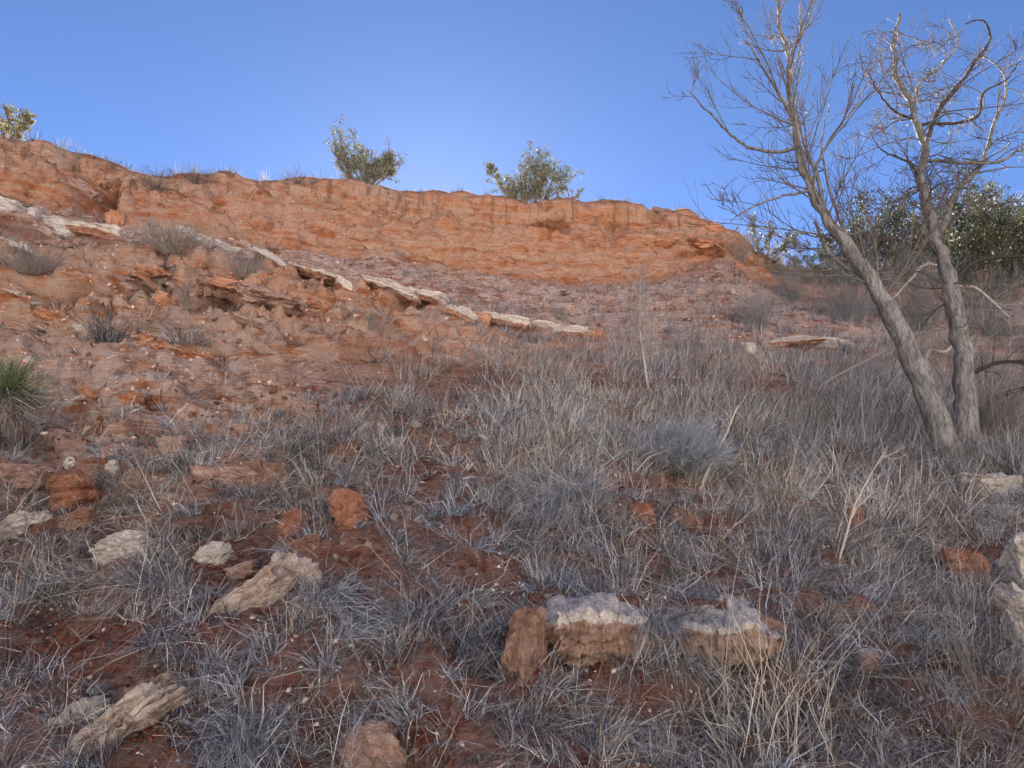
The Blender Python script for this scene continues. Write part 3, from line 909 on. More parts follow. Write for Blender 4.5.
def tuft_blades(tp, tn, nb, size, droop, seed, spread=0.55, wide=1.0, pal=GREYS, rad=0.05, upright=0.0, three=True):
    """nb blades round each tuft point, leaning out and hanging downhill"""
    r = np.random.default_rng(seed)
    T = len(tp)
    k = np.repeat(np.arange(T), nb)
    n = len(k)
    th = r.random(n) * 2 * math.pi
    out = np.stack([np.cos(th), np.sin(th), np.zeros(n)], 1)
    dh = tn[k] * np.array([1, 1, 0])
    dh /= np.linalg.norm(dh, axis=1)[:, None] + 1e-6
    sz = size[k]
    base = tp[k] + out * (rad * (sz / 0.3) * np.sqrt(r.random(n)))[:, None] - tn[k] * 0.01
    tilt = spread * np.abs(r.normal(size=n)) * (1 - upright)
    up = tn[k] * 0.45 + np.array([0, 0, 0.75])
    u = up + out * tilt[:, None] + r.normal(size=(n, 3)) * 0.20
    u /= np.linalg.norm(u, axis=1)[:, None]
    dr = (droop[k] * r.uniform(0.3, 1.25, n))[:, None]
    g = dr * (np.array([0, 0, -1.20]) + dh * 0.58 + out * 0.30) + r.normal(size=(n, 3)) * 0.24
    L = sz * r.uniform(0.45, 1.15, n)
    dep = base[:, 1] * CT
    wd = np.clip(0.0017 + 0.00042 * dep, 0.0020, 0.0050) * r.uniform(0.6, 1.3, n) * wide
    tone = np.clip(r.normal(1, 0.24, T), 0.45, 1.6)
    warm = r.normal(0, 0.05, T)
    ci = r.integers(0, len(pal), n)
    col = pal[ci] * (tone[k] * r.normal(1, 0.12, n))[:, None]
    cls = np.array([[0.95, 0.99, 1.05], [0.95, 0.99, 1.05], [1.08, 1.0, 0.86], [0.90, 0.80, 0.72], [0.62, 0.60, 0.60], [1.15, 1.13, 1.12]])[r.choice(6, T, p=[0.28, 0.2, 0.2, 0.14, 0.08, 0.10])]
    zone = fbm(tp[:, 0] * 0.7, tp[:, 1] * 0.7, 4.4, 3)
    if T < 3: cls = np.ones((T, 3))
    cls = cls * (1 + 0.30 * zone)[:, None] * (1 + 0.10 * fbm(tp[:, 0] * 0.5 + 9, tp[:, 1] * 0.5, 2.4, 2)[:, None] * np.array([1.0, 0.2, -1.0]))
    col = col * cls[k] * np.array([0.91, 0.98, 1.09])
    col = col * (1 + warm[k][:, None] * np.array([1.0, 0.1, -1.2]))
    return blades(base, u, g, L, wd, np.clip(col, 0.02, 0.78), seed + 1, three, 0.28 if three else 0.15)

def join(parts):
    V, Qd, T, C = [], [], [], []
    off = 0
    for v, q, t, c in parts:
        V.append(v); C.append(c); Qd.append(q + off); T.append(t + off)
        off += len(v)
    return np.concatenate(V), np.concatenate(Qd), np.concatenate(T), np.concatenate(C)

# drooping bunchgrass over the lower slope
cdist = np.clip(pc[..., 1], 0.5, 40)
w_near = dens * (cyp > 395)
tp, tn = scatter(6500, w_near, 31)
sz = np.random.default_rng(32).uniform(0.10, 0.27, len(tp))
tpx, tpy, tdp = project(tp)
sz *= np.interp(tpy, [400, 520, 768], [1.05, 1.0, 0.85])
nearm = tdp < 4.2
parts = [tuft_blades(tp[nearm], tn[nearm], 46, sz[nearm], np.random.default_rng(33).uniform(0.35, 1.3, nearm.sum()), 40),
         tuft_blades(tp[~nearm], tn[~nearm], 30, sz[~nearm], np.random.default_rng(34).uniform(0.3, 0.9, (~nearm).sum()), 50, wide=1.2, three=False)]
V, Qd, T, C = join(parts)
tag(link('bunchgrass', np_mesh('bunchgrass', V, Qd, T, C, M_GRASS)), 'dry grey drooping bunchgrass covering the lower slope', 'grass', kind='stuff')

# upright dead stems, thick in the middle and on the right
rightm = np.clip(np.interp(cxp, [200, 420, 640, 820], [0.1, 0.45, 0.9, 1.0]), 0, 1) * np.interp(cyp, [250, 330, 380, 560, 768], [0.15, 0.5, 1.0, 0.75, 0.5])
tp, tn = scatter(5600, dens * rightm, 61)
sz = np.random.default_rng(62).uniform(0.16, 0.50, len(tp))
sz *= np.interp(project(tp)[2], [2.0, 3.5, 5.5], [0.55, 0.8, 1.0])
BROWNS = np.array([[0.42, 0.40, 0.39], [0.34, 0.315, 0.305], [0.56, 0.54, 0.53], [0.24, 0.205, 0.195], [0.42, 0.375, 0.325], [0.66, 0.645, 0.63], [0.11, 0.095, 0.09], [0.09, 0.078, 0.075]])  # darkest tones imitate the shade among the stems
parts = [tuft_blades(tp, tn, 15, sz, np.random.default_rng(63).uniform(0.0, 0.35, len(tp)), 64, spread=0.38, wide=0.85, pal=BROWNS, rad=0.06, three=False)]
V, Qd, T, C = join(parts)
tag(link('dead_stems', np_mesh('dead_stems', V, Qd, T, C, M_GRASS)), 'upright brown grey dead stems on the middle and right slope', 'grass', kind='stuff')

# thin growth on the upper slope, the cliff shelves and the rim
upper = vis & (cyp <= 395)
shelf = edge * np.where(upper, table(cxp, cyp) * (0.15 + 0.85 * patch), 0) * (1 - 0.93 * wc[:-1, jv][:, :-1] * (1 - sstep(5.85, 5.98, SS[:-1, jv][:, :-1])))
tp, tn = scatter(1500, shelf, 71)
sz = np.random.default_rng(72).uniform(0.15, 0.42, len(tp))
parts = [tuft_blades(tp, tn, 20, sz, np.random.default_rng(73).uniform(0.1, 0.6, len(tp)), 74, wide=1.5, pal=GREYS * 0.9, rad=0.10, three=False)]
tp, tn = scatter(260, np.where(vis, (wt + 0.6 * wb + 0.5 * leftlow)[:-1, jv][:, :-1], 0), 75)
parts.append(tuft_blades(tp, tn, 40, np.random.default_rng(76).uniform(0.07, 0.2, len(tp)), np.full(len(tp), 0.3), 77, wide=1.6, pal=np.array([[0.16, 0.17, 0.16], [0.22, 0.22, 0.215], [0.11, 0.115, 0.105]]), rad=0.16, three=False, spread=0.9))
rimw = np.where(upper, sstep(5.9, 5.99, SS[:-1, jv][:, :-1]) * (1 - sstep(6.25, 6.5, SS[:-1, jv][:, :-1])), 0)
rimw = rimw * np.interp(cxp, [0, 100, 130, 210, 250, 420, 560, 740, 800], [0.3, 0.6, 1.0, 1.0, 0.4, 0.25, 0.25, 0.4, 1.0])
tp, tn = scatter(1100, rimw, 81)
sz = np.random.default_rng(82).uniform(0.08, 0.30, len(tp))
parts.append(tuft_blades(tp, tn, 20, sz, np.random.default_rng(83).uniform(0.0, 0.6, len(tp)), 84, wide=1.6, pal=GREYS * 0.5, rad=0.12, three=False))
V, Qd, T, C = join(parts)
tag(link('sparse_grass', np_mesh('sparse_grass', V, Qd, T, C, M_GRASS)), 'sparse dry grass on the upper slope and along the cliff rim', 'grass', kind='stuff')

# litter: pale chips, curled leaves and red clods too many to count
def chips(name, n, weight, seed, s0, s1, pal, mat, label, cat, flat=0.35):
    p, nn = scatter(n, weight, seed)
    r = np.random.default_rng(seed + 1)
    s = r.uniform(s0, s1, n) * np.interp(p[:, 1], [2, 6, 16], [0.8, 1.0, 1.5])
    oct_ = np.array([[1, 0, 0], [0, 1, 0], [-1, 0, 0], [0, -1, 0], [0, 0, 1], [0, 0, -1.0]])
    shp = oct_[None] * r.uniform(0.5, 1.2, (n, 6, 1)) + r.normal(size=(n, 6, 3)) * 0.18
    a = np.cross(nn, r.normal(size=(n, 3))); a /= np.linalg.norm(a, axis=1)[:, None] + 1e-9
    b = np.cross(nn, a)
    n2 = nn + r.normal(size=(n, 3)) * 0.25
    V = p[:, None] + s[:, None, None] * (shp[..., :1] * a[:, None] + shp[..., 1:2] * b[:, None] + flat * shp[..., 2:] * n2[:, None]) + nn[:, None] * (s * 0.15)[:, None, None]
    f = np.array([[0, 1, 4], [1, 2, 4], [2, 3, 4], [3, 0, 4], [1, 0, 5], [2, 1, 5], [3, 2, 5], [0, 3, 5]])
    T = ((np.arange(n) * 6)[:, None, None] + f[None]).reshape(-1, 3)
    col = np.repeat(pal[r.integers(0, len(pal), n)] * r.normal(1, 0.12, (n, 1)), 6, axis=0)
    me = np_mesh(name, V.reshape(-1, 3), None, T, np.clip(col, 0.02, 0.85), mat)
    return tag(link(name, me), label, cat, kind='stuff')
tp, tn = scatter(15000, np.where(vis & (cyp > 350), edge * (0.3 + table(cxp, cyp)), 0), 87)
r_ = np.random.default_rng(88)
fl = np.cross(tn, r_.normal(size=tn.shape)); fl /= np.linalg.norm(fl, axis=1)[:, None]
cl_ = GREYS[r_.integers(0, len(GREYS), len(tp))] * r_.uniform(0.6, 1.1, (len(tp), 1))
wd_ = np.clip(0.0016 + 0.0004 * tp[:, 1], 0.002, 0.005)
V, Qd, T, C = blades(tp + tn * 0.006, fl + tn * r_.uniform(0, 0.25, (len(tp), 1)), -tn * 0.1 + r_.normal(size=tn.shape) * 0.15, r_.uniform(0.05, 0.22, len(tp)), wd_, cl_, 89, False)
tag(link('fallen_stems', np_mesh('fallen_stems', V, Qd, T, C, M_GRASS)), 'broken grey stems lying flat on the soil of the lower slope', 'litter', kind='stuff')
M_CHIP = tint_material('crumb', 0.95)
lowm = vis & (cyp > 360)
chips('pale_litter', 5200, np.where(lowm, 0.25 + patch, 0) * np.interp(cyp, [360, 560, 768], [0.3, 0.8, 1.0]), 91, 0.004, 0.021,
      np.array([[0.66, 0.64, 0.63], [0.55, 0.52, 0.50], [0.74, 0.73, 0.73], [0.45, 0.38, 0.33]]), M_CHIP, 'pale chips and dead leaves strewn over the lower slope', 'litter', 0.3)
chips('red_clods', 14000, np.where(lowm, 0.35 + (1 - bare(cxp, cyp)) * 2, 0) * (cyp > 380) * (1 - 0.9 * leftlow[:-1, jv][:, :-1]), 93, 0.004, 0.018,
      np.array([[0.13, 0.042, 0.026], [0.16, 0.056, 0.036], [0.10, 0.030, 0.018], [0.20, 0.10, 0.075]]), M_CHIP, 'red earth crumbs on the bare patches', 'gravel', 0.7)
scr = np.where(vis, (wt + 0.8 * wb + leftlow)[:-1, jv][:, :-1], 0)
chips('scree', 9000, scr, 95, 0.010, 0.040,
      np.array([[0.50, 0.33, 0.27], [0.56, 0.41, 0.35], [0.42, 0.24, 0.175], [0.62, 0.50, 0.45], [0.46, 0.27, 0.20]]), M_CHIP, 'small pink and orange scree on the slope above and left of the ledge', 'gravel', 0.6)
cl = np.where(vis, wc[:-1, jv][:, :-1] * lip[:-1, jv][:, :-1], 0)
chips('cliff_crumbs', 5000, cl, 97, 0.008, 0.034,
      np.array([[0.50, 0.25, 0.145], [0.56, 0.33, 0.22], [0.36, 0.15, 0.085], [0.60, 0.42, 0.33]]), M_CHIP, 'orange crumbs sticking to the cliff face', 'gravel', 0.8)

# ------------------------------------------------------------------ single plants
def tuft_thing(px, py, size, label, nb=260, droop=0.9, spread=0.8, wide=1.0, pal=GREYS, name='grass_tuft', cat='grass tuft', rad=0.06, seed=1, upright=0.0, fwd=0.0):
    p, n = hit(px, py)
    if fwd: p = Vector(at_y(px, py, hit(px, py + 60)[0].y + fwd))
    V, Qd, T, C = tuft_blades(np.array([p]), np.array([n]), nb, np.array([size]), np.array([droop]), seed * 17 + 5, spread, wide, pal, rad, upright)
    o = link(name, np_mesh(name, V - np.array(p), Qd, T, C, M_GRASS))
    o.location = p
    return tag(o, label, cat)
PALE = GREYS * 1.12
tuft_thing(525, 728, 0.34, 'large drooping grey grass tuft at the bottom, below the upright brown stone', 420, 1.0, seed=2, pal=PALE)
tuft_thing(598, 742, 0.30, 'drooping grey grass tuft at the bottom, below the white topped ledge', 360, 1.0, seed=3, pal=PALE)
tuft_thing(245, 745, 0.26, 'rounded grass tuft at the bottom, between the striped slab and the pinkish rock', 320, 1.1, seed=4)
tuft_thing(410, 620, 0.42, 'long hanging grass tuft left of the bare red scar', 420, 1.15, seed=5, pal=PALE)
tuft_thing(572, 500, 0.50, 'tall pale blue grey grass tuft hanging above the white topped ledge', 420, 1.0, seed=6, pal=np.array([[0.50, 0.50, 0.50], [0.42, 0.42, 0.42], [0.36, 0.36, 0.37]]))
tuft_thing(160, 590, 0.36, 'broad grey grass tuft left of the cream outcrop', 420, 0.9, seed=7)
tuft_thing(322, 600, 0.30, 'bushy grey grass tuft right of the cream outcrop', 380, 1.0, seed=8)
tuft_thing(10, 450, 0.45, 'grey grass tuft under the yucca at the left edge', 320, 0.9, seed=9, pal=GREYS * 0.8)
tuft_thing(772, 745, 0.58, 'tall straight straw coloured stalks in front of the white topped ledge', 90, 0.08, 0.16, 1.1, np.array([[0.38, 0.38, 0.37], [0.30, 0.30, 0.29], [0.24, 0.24, 0.23]]), seed=10, rad=0.10, upright=0.3)
tuft_thing(1000, 700, 0.62, 'tall olive straw stalks leaning below the white boulders', 110, 0.25, 0.30, 1.1, np.array([[0.35, 0.355, 0.34], [0.29, 0.295, 0.28], [0.23, 0.23, 0.215]]), seed=11, rad=0.10)
tuft_thing(106, 342, 0.42, 'small dark upright grass clump on the left scree', 120, 0.1, 0.4, 1.8, GREYS * 0.6, seed=12, rad=0.08)
tuft_thing(192, 345, 0.5, 'dark grey grass clump above the broad flat orange slab', 160, 0.5, 0.8, 1.8, GREYS * 0.6, seed=13, rad=0.12)

tuft_thing(652, 620, 0.30, 'grey grass tuft hanging down over the middle of the white topped ledge', 260, 1.5, 0.9, seed=14, fwd=0.14)
tuft_thing(690, 612, 0.22, 'small grass tuft on the middle of the white topped ledge', 130, 1.3, 0.9, seed=15, fwd=0.16)
# yucca: green spiky head over a skirt of dead leaves
def yucca(px, py, size):
    p, n = hit(px, py)
    p = Vector(at_y(px, py, p.y))
    r = np.random.default_rng(5)
    root = empty('yucca')
    def fan(cnt, e0, e1, L0, L1, pal, droop, wd):
        th = r.random(cnt) * 2 * math.pi
        el = np.radians(r.uniform(e0, e1, cnt))
        u = np.stack([np.cos(el) * np.cos(th), np.cos(el) * np.sin(th), np.sin(el)], 1)
        b = np.tile(np.array(p), (cnt, 1)) + u * 0.02 + np.array([0, 0, size * 0.45])
        col = pal[r.integers(0, len(pal), cnt)] * r.normal(1, 0.14, (cnt, 1))
        return blades(b, u, np.tile(np.array([0, 0, -droop]), (cnt, 1)), size * r.uniform(L0, L1, cnt), np.full(cnt, wd) * r.uniform(0.6, 1.4, cnt), col, int(cnt), True, 0.35)
    green = np.array([[0.12, 0.175, 0.095], [0.17, 0.23, 0.13], [0.09, 0.135, 0.07], [0.26, 0.29, 0.18]])
    dead = np.array([[0.34, 0.33, 0.33], [0.26, 0.25, 0.25], [0.42, 0.38, 0.33], [0.17, 0.155, 0.15]])
    k = []
    for nm, d in (('leaf_rosette', fan(620, -12, 88, 0.3, 1.0, green, 0.16, 0.0055)), ('dead_leaf_skirt', fan(520, -75, 10, 0.3, 0.95, dead, 0.30, 0.006))):
        k.append(link(nm, np_mesh(nm, *d, M_GRASS)))
    tr = tube_obj('stem', [(np.array([p + Vector((0, 0, -0.1)), p + Vector((0, 0, size * 0.25)), p + Vector((0, 0, size * 0.5))]), [0.05, 0.06, 0.04], (0.2, 0.15, 0.11))], 8, M_TWIG)
    rebase(root, k + [tr], p)
    return tag(root, 'green spiky yucca over a grey skirt of dead leaves at the left edge', 'yucca')
yucca(4, 420, 0.35)

# bushes of bare twigs
def twig_bush(px, py, wpx, hpx, label, n=60, col=(0.33, 0.30, 0.275), seed=0, name='bare_shrub', cat='shrub', rad=0.004, sub=4, group=None, at=None, up=0.25):
    p, nrm = hit(px, py)
    if at is not None: p = Vector(at_y(px, py, at))
    s = mpp(p)
    Wm, Hm = wpx * s / 2, hpx * s
    r = np.random.default_rng(seed + 900)
    stems, twigs = [], []
    rad = max(rad, s * 0.16)
    for k in range(n):
        th = r.uniform(0, 6.283)
        fr = math.sqrt(r.random())
        d = np.array([math.cos(th) * fr * Wm, math.sin(th) * fr * Wm, Hm * (1.0 - 0.45 * fr * fr)])
        L = np.linalg.norm(d) * r.uniform(0.7, 1.05)
        pts, rd = grow(np.array(p) + np.array([math.cos(th), math.sin(th), 0]) * Wm * 0.18 * fr, d, L, rad * r.uniform(0.8, 1.5), r, 0.14, up, 6)
        c = np.array(col) * r.normal(1, 0.14)
        stems.append((pts, rd, c))
        for q in range(sub):
            i = r.integers(2, 6)
            dd = unit(pts[min(i + 1, 6)] - pts[i - 1]) + r.normal(size=3) * 0.6 + np.array([0, 0, 0.2])
            tp_, tr_ = grow(pts[i], dd, L * r.uniform(0.18, 0.42), rad * 0.62, r, 0.2, 0.2, 3)
            twigs.append((tp_, tr_, c * r.normal(1, 0.1)))
    root = empty(name)
    a = tube_obj('stems', stems, 3, M_TWIG)
    b = tube_obj('twigs', twigs, 3, M_TWIG)
    b['kind'] = 'stuff'
    a['kind'] = 'stuff'
    rebase(root, [a, b], p)
    return tag(root, label, cat, group)
BG = 'bare grey shrubs on the slope'
twig_bush(680, 474, 112, 54, 'dense blue grey rounded bush in the middle of the grass slope', 260, (0.30, 0.335, 0.40), 1, sub=11, rad=0.003, up=0.0)
twig_bush(756, 330, 62, 44, 'grey bare shrub on the pink scree right of the dead sapling', 110, (0.27, 0.28, 0.29), 2, group=BG)
twig_bush(795, 300, 60, 50, 'taller grey bare shrub between the scree and the leaning tree', 110, (0.27, 0.28, 0.285), 3, group=BG)
twig_bush(850, 322, 120, 84, 'wide grey thicket behind the leaning tree trunk', 170, (0.24, 0.255, 0.27), 4, group=BG)
twig_bush(920, 332, 110, 100, 'grey thicket between the two bare trees', 130, (0.20, 0.22, 0.225), 5, group=BG)
twig_bush(1000, 337, 100, 92, 'grey thicket right of the second bare tree', 110, (0.21, 0.225, 0.23), 6, group=BG)
twig_bush(1000, 440, 80, 60, 'low tangle of bare twigs at the foot of the right tree', 150, (0.23, 0.225, 0.225), 7, group=BG)
twig_bush(175, 255, 100, 30, 'low grey shrub on the left bank in front of the white slab', 150, (0.36, 0.335, 0.31), 8, group=BG)
twig_bush(245, 278, 56, 28, 'small grey shrub hanging over the middle of the long ledge', 90, (0.34, 0.32, 0.30), 9, group=BG)
twig_bush(30, 275, 100, 26, 'flat grey shrub patch at the left edge under the white slabs', 150, (0.36, 0.34, 0.32), 10, group=BG)
twig_bush(185, 310, 34, 40, 'thin bare shrub beside the hollow in the left bank', 40, (0.36, 0.32, 0.29), 11, group=BG)
twig_bush(742, 262, 40, 34, 'grey brown shrub at the right end of the cliff rim', 90, (0.36, 0.31, 0.27), 12, group=BG)
twig_bush(780, 275, 46, 38, 'pale brown shrub just below the yellow lit bush', 90, (0.38, 0.33, 0.28), 13, group=BG)
twig_bush(370, 330, 26, 22, 'small grey shrub under the start of the lower ledge', 40, (0.30, 0.28, 0.265), 14, group=BG)
twig_bush(560, 320, 30, 14, 'tiny shrub on the scree above the low ledge slab', 40, (0.30, 0.28, 0.265), 15, group=BG)
twig_bush(155, 190, 50, 16, 'low dark shrub on the cliff rim, left of centre of the left rim', 70, (0.22, 0.19, 0.17), 16, group='dark low shrubs on the rim')
twig_bush(195, 184, 46, 13, 'low dark shrub on the cliff rim next to the bare rim edge', 70, (0.22, 0.19, 0.17), 17, group='dark low shrubs on the rim')
twig_bush(300, 185, 50, 9, 'flat dark shrub on the rim left of the tall juniper', 60, (0.20, 0.17, 0.15), 18, group='dark low shrubs on the rim')
twig_bush(60, 156, 30, 22, 'few thin bare stalks on the rim near the left edge', 10, (0.26, 0.23, 0.21), 19, sub=2, group='dark low shrubs on the rim')
twig_bush(78, 160, 22, 22, 'thin bare stalks on the rim right of the first stalks', 8, (0.26, 0.23, 0.21), 20, sub=2, group='dark low shrubs on the rim')

# dead sapling standing on the slope
def sapling():
    p, n = hit(648, 388)
    s = mpp(p)
    r = np.random.default_rng(77)
    root = empty('dead_sapling')
    path = [at_y(x, y, p.y) for x, y in ((648, 388), (644, 360), (640, 330), (640, 300), (641, 268))]
    path = spline(np.array(path), 14)
    rad = np.linspace(0.015, 0.004, 14)
    col = (0.43, 0.41, 0.39)
    tr = tube_obj('trunk', [(path, rad, col)], 6, M_TWIG)
    tw = []
    for k in range(150):
        i = r.integers(3, 13)
        th = r.uniform(0, 6.28)
        d = np.array([math.cos(th), math.sin(th), r.uniform(0.1, 1.2)])
        L = r.uniform(0.10, 0.36)
        a, b = grow(path[i], d, L, 0.004, r, 0.2, 0.25, 5)
        tw.append((a, b, np.array(col) * r.normal(1, 0.1)))
        for q in range(2):
            a2, b2 = grow(a[3], unit(a[4] - a[3]) + r.normal(size=3) * 0.6, L * 0.5, 0.004, r, 0.2, 0.2, 3)
            tw.append((a2, b2, np.array(col) * r.normal(1, 0.1)))
    t = tube_obj('twigs', tw, 3, M_TWIG)
    t['kind'] = 'stuff'
    rebase(root, [tr, t], p)
    tag(root, 'thin pale dead sapling standing in the middle of the pink scree', 'sapling')
sapling()

# ------------------------------------------------------------------ junipers
def juniper(px, py, wpx, hpx, label, seed, y=None, pal=None, lobes=None, n=5200, leaf=None, dens_=1.0, group='junipers on the skyline'):
    n = int(n * 1.1)
    if y is None:
        p, nn = hit(px, py)
    else:
        p = Vector(at_y(px, py, y))
    s = mpp(p)
    Wm, Hm = wpx * s / 2, hpx * s
    r = np.random.default_rng(seed)
    if pal is None: pal = np.array([[0.16, 0.17, 0.11], [0.20, 0.205, 0.145], [0.10, 0.115, 0.075], [0.24, 0.235, 0.15], [0.20, 0.21, 0.17]])
    root = empty('juniper_bush')
    lobes = lobes or [(-0.8, 0.55, 0.3), (-0.45, 0.95, 0.35), (0.0, 0.85, 0.35), (0.4, 0.75, 0.35), (0.8, 0.6, 0.3)]
    stems, ctr = [], []
    for lx, lh, lw in lobes:
        tip = np.array([lx * Wm, r.uniform(-0.5, 0.5) * Wm, lh * Hm])
        L = np.linalg.norm(tip)
        pts, rd = grow(np.array(p) + np.array([lx * Wm * 0.2, 0, -0.05]), tip, L * 0.95, 0.035 * Hm / 1.5, r, 0.06, 0.05, 7)
        stems.append((pts, rd, (0.20, 0.165, 0.135)))
        for q in range(24):
            i = r.integers(1, 8)
            d = unit(tip) * 0.7 + r.normal(size=3) * 0.55 + np.array([0, 0, 0.35])
            a, b = grow(pts[min(i, 7)], d, lw * Wm * r.uniform(0.5, 1.5), 0.010, r, 0.15, 0.2, 4)
            stems.append((a, b, (0.20, 0.165, 0.135)))
            for t in (3, 4):
                ctr.append((a[t], lw * Wm * r.uniform(0.12, 0.32)))
        for i in (6, 7):
            ctr.append((pts[i], lw * Wm * r.uniform(0.2, 0.4)))
    ci = r.integers(0, len(ctr), n)
    cc = np.array([c for c, q in ctr])[ci]
    cr = np.array([q for c, q in ctr])[ci]
    off = r.normal(size=(n, 3)) * 0.55
    base = cc + off * cr[:, None]
    u = off * 0.5 + np.array([0, 0, 0.8]) + r.normal(size=(n, 3)) * 0.35
    u /= np.linalg.norm(u, axis=1)[:, None]
    leaf = leaf or s * 1.75
    n = int(n)
    L = leaf * r.uniform(0.6, 1.5, n)
    tone = r.normal(1, 0.16, len(ctr))[ci]
    col = pal[r.integers(0, len(pal), n)] * (tone * r.normal(1, 0.12, n))[:, None]
    d = blades(base, u, r.normal(size=(n, 3)) * 0.2, L, L * 0.55, np.clip(col, 0.02, 0.6), seed, False)
    cr_ = link('crown', np_mesh('crown', *d, M_LEAF))
    tr = tube_obj('trunk', stems, 6, M_TWIG)
    rebase(root, [tr, cr_], p)
    return tag(root, label, 'juniper', group)
juniper(362, 188, 82, 56, 'tall juniper on the rim, left of the two above the cliff', 11, y=15.6, lobes=[(-0.75, 1.0, 0.34), (-0.62, 0.7, 0.3), (-0.25, 0.72, 0.28), (0.0, 0.9, 0.32), (0.3, 0.5, 0.2), (0.55, 0.72, 0.34), (0.8, 0.55, 0.3), (0.85, 0.25, 0.25), (-0.4, 0.45, 0.4), (0.1, 0.5, 0.4), (0.5, 0.4, 0.35)], n=7500)
juniper(530, 206, 84, 54, 'round juniper on the rim, right of the two above the cliff', 12, y=16.95, lobes=[(-0.95, 0.5, 0.2), (-0.6, 0.6, 0.3), (-0.25, 1.05, 0.4), (0.05, 0.85, 0.36), (0.4, 0.8, 0.36), (0.8, 0.75, 0.3), (0.95, 0.3, 0.2), (0.3, 0.5, 0.45), (-0.3, 0.5, 0.45), (0.7, 0.45, 0.4)], n=9000)
juniper(10, 140, 44, 30, 'small yellow lit juniper at the left end of the rim', 13, y=11.6, pal=np.array([[0.26, 0.245, 0.12], [0.32, 0.29, 0.15], [0.19, 0.19, 0.11], [0.15, 0.16, 0.11]]), lobes=[(-0.6, 0.9, 0.4), (0.0, 0.9, 0.35), (0.55, 0.9, 0.35), (0.85, 0.7, 0.25)], n=3600)  # sun coming through the leaves is painted in as yellow tints
YEL_LIT = np.array([[0.17, 0.165, 0.075], [0.21, 0.20, 0.095], [0.12, 0.13, 0.06], [0.085, 0.095, 0.05]])  # backlight on the foliage put into the leaf colour
juniper(762, 262, 66, 44, 'airy yellow lit bush past the right end of the cliff', 14, pal=YEL_LIT, n=2200, lobes=[(-0.7, 0.8, 0.3), (-0.1, 1.0, 0.3), (0.5, 0.8, 0.3), (0.9, 0.5, 0.25)], group='bushes behind the bare trees')
FULL = [(-0.9, 0.45, 0.35), (-0.6, 0.75, 0.45), (-0.25, 0.95, 0.5), (0.1, 0.9, 0.5), (0.45, 0.85, 0.45), (0.8, 0.6, 0.4), (0.95, 0.35, 0.3), (0.0, 0.5, 0.6), (-0.4, 0.4, 0.5), (0.5, 0.45, 0.5)]
DK = np.array([[0.045, 0.056, 0.032], [0.065, 0.078, 0.045], [0.034, 0.042, 0.026], [0.085, 0.095, 0.058]])
juniper(880, 288, 100, 78, 'dark green juniper between the two bare trees', 15, pal=DK, n=15000, leaf=0.055, lobes=FULL, group='bushes behind the bare trees')
juniper(982, 296, 120, 104, 'big dark juniper behind the right bare tree', 16, pal=DK, n=19000, leaf=0.06, y=17.0, lobes=FULL, group='bushes behind the bare trees')
juniper(930, 262, 60, 46, 'yellow lit bush left of the right tree trunk on the skyline', 17, pal=YEL_LIT, n=5000, lobes=FULL, group='bushes behind the bare trees')
juniper(982, 264, 84, 70, 'yellow lit juniper on the skyline behind the right tree', 18, pal=YEL_LIT * 0.8, n=12000, leaf=0.06, lobes=FULL, group='bushes behind the bare trees')
juniper(1034, 260, 84, 70, 'yellow lit juniper at the right edge of the skyline', 19, pal=YEL_LIT * 0.75, n=12000, leaf=0.06, lobes=FULL, group='bushes behind the bare trees')
juniper(822, 286, 70, 46, 'low olive bush behind the leaning tree', 20, pal=DK * 1.6, n=3000, group='bushes behind the bare trees')

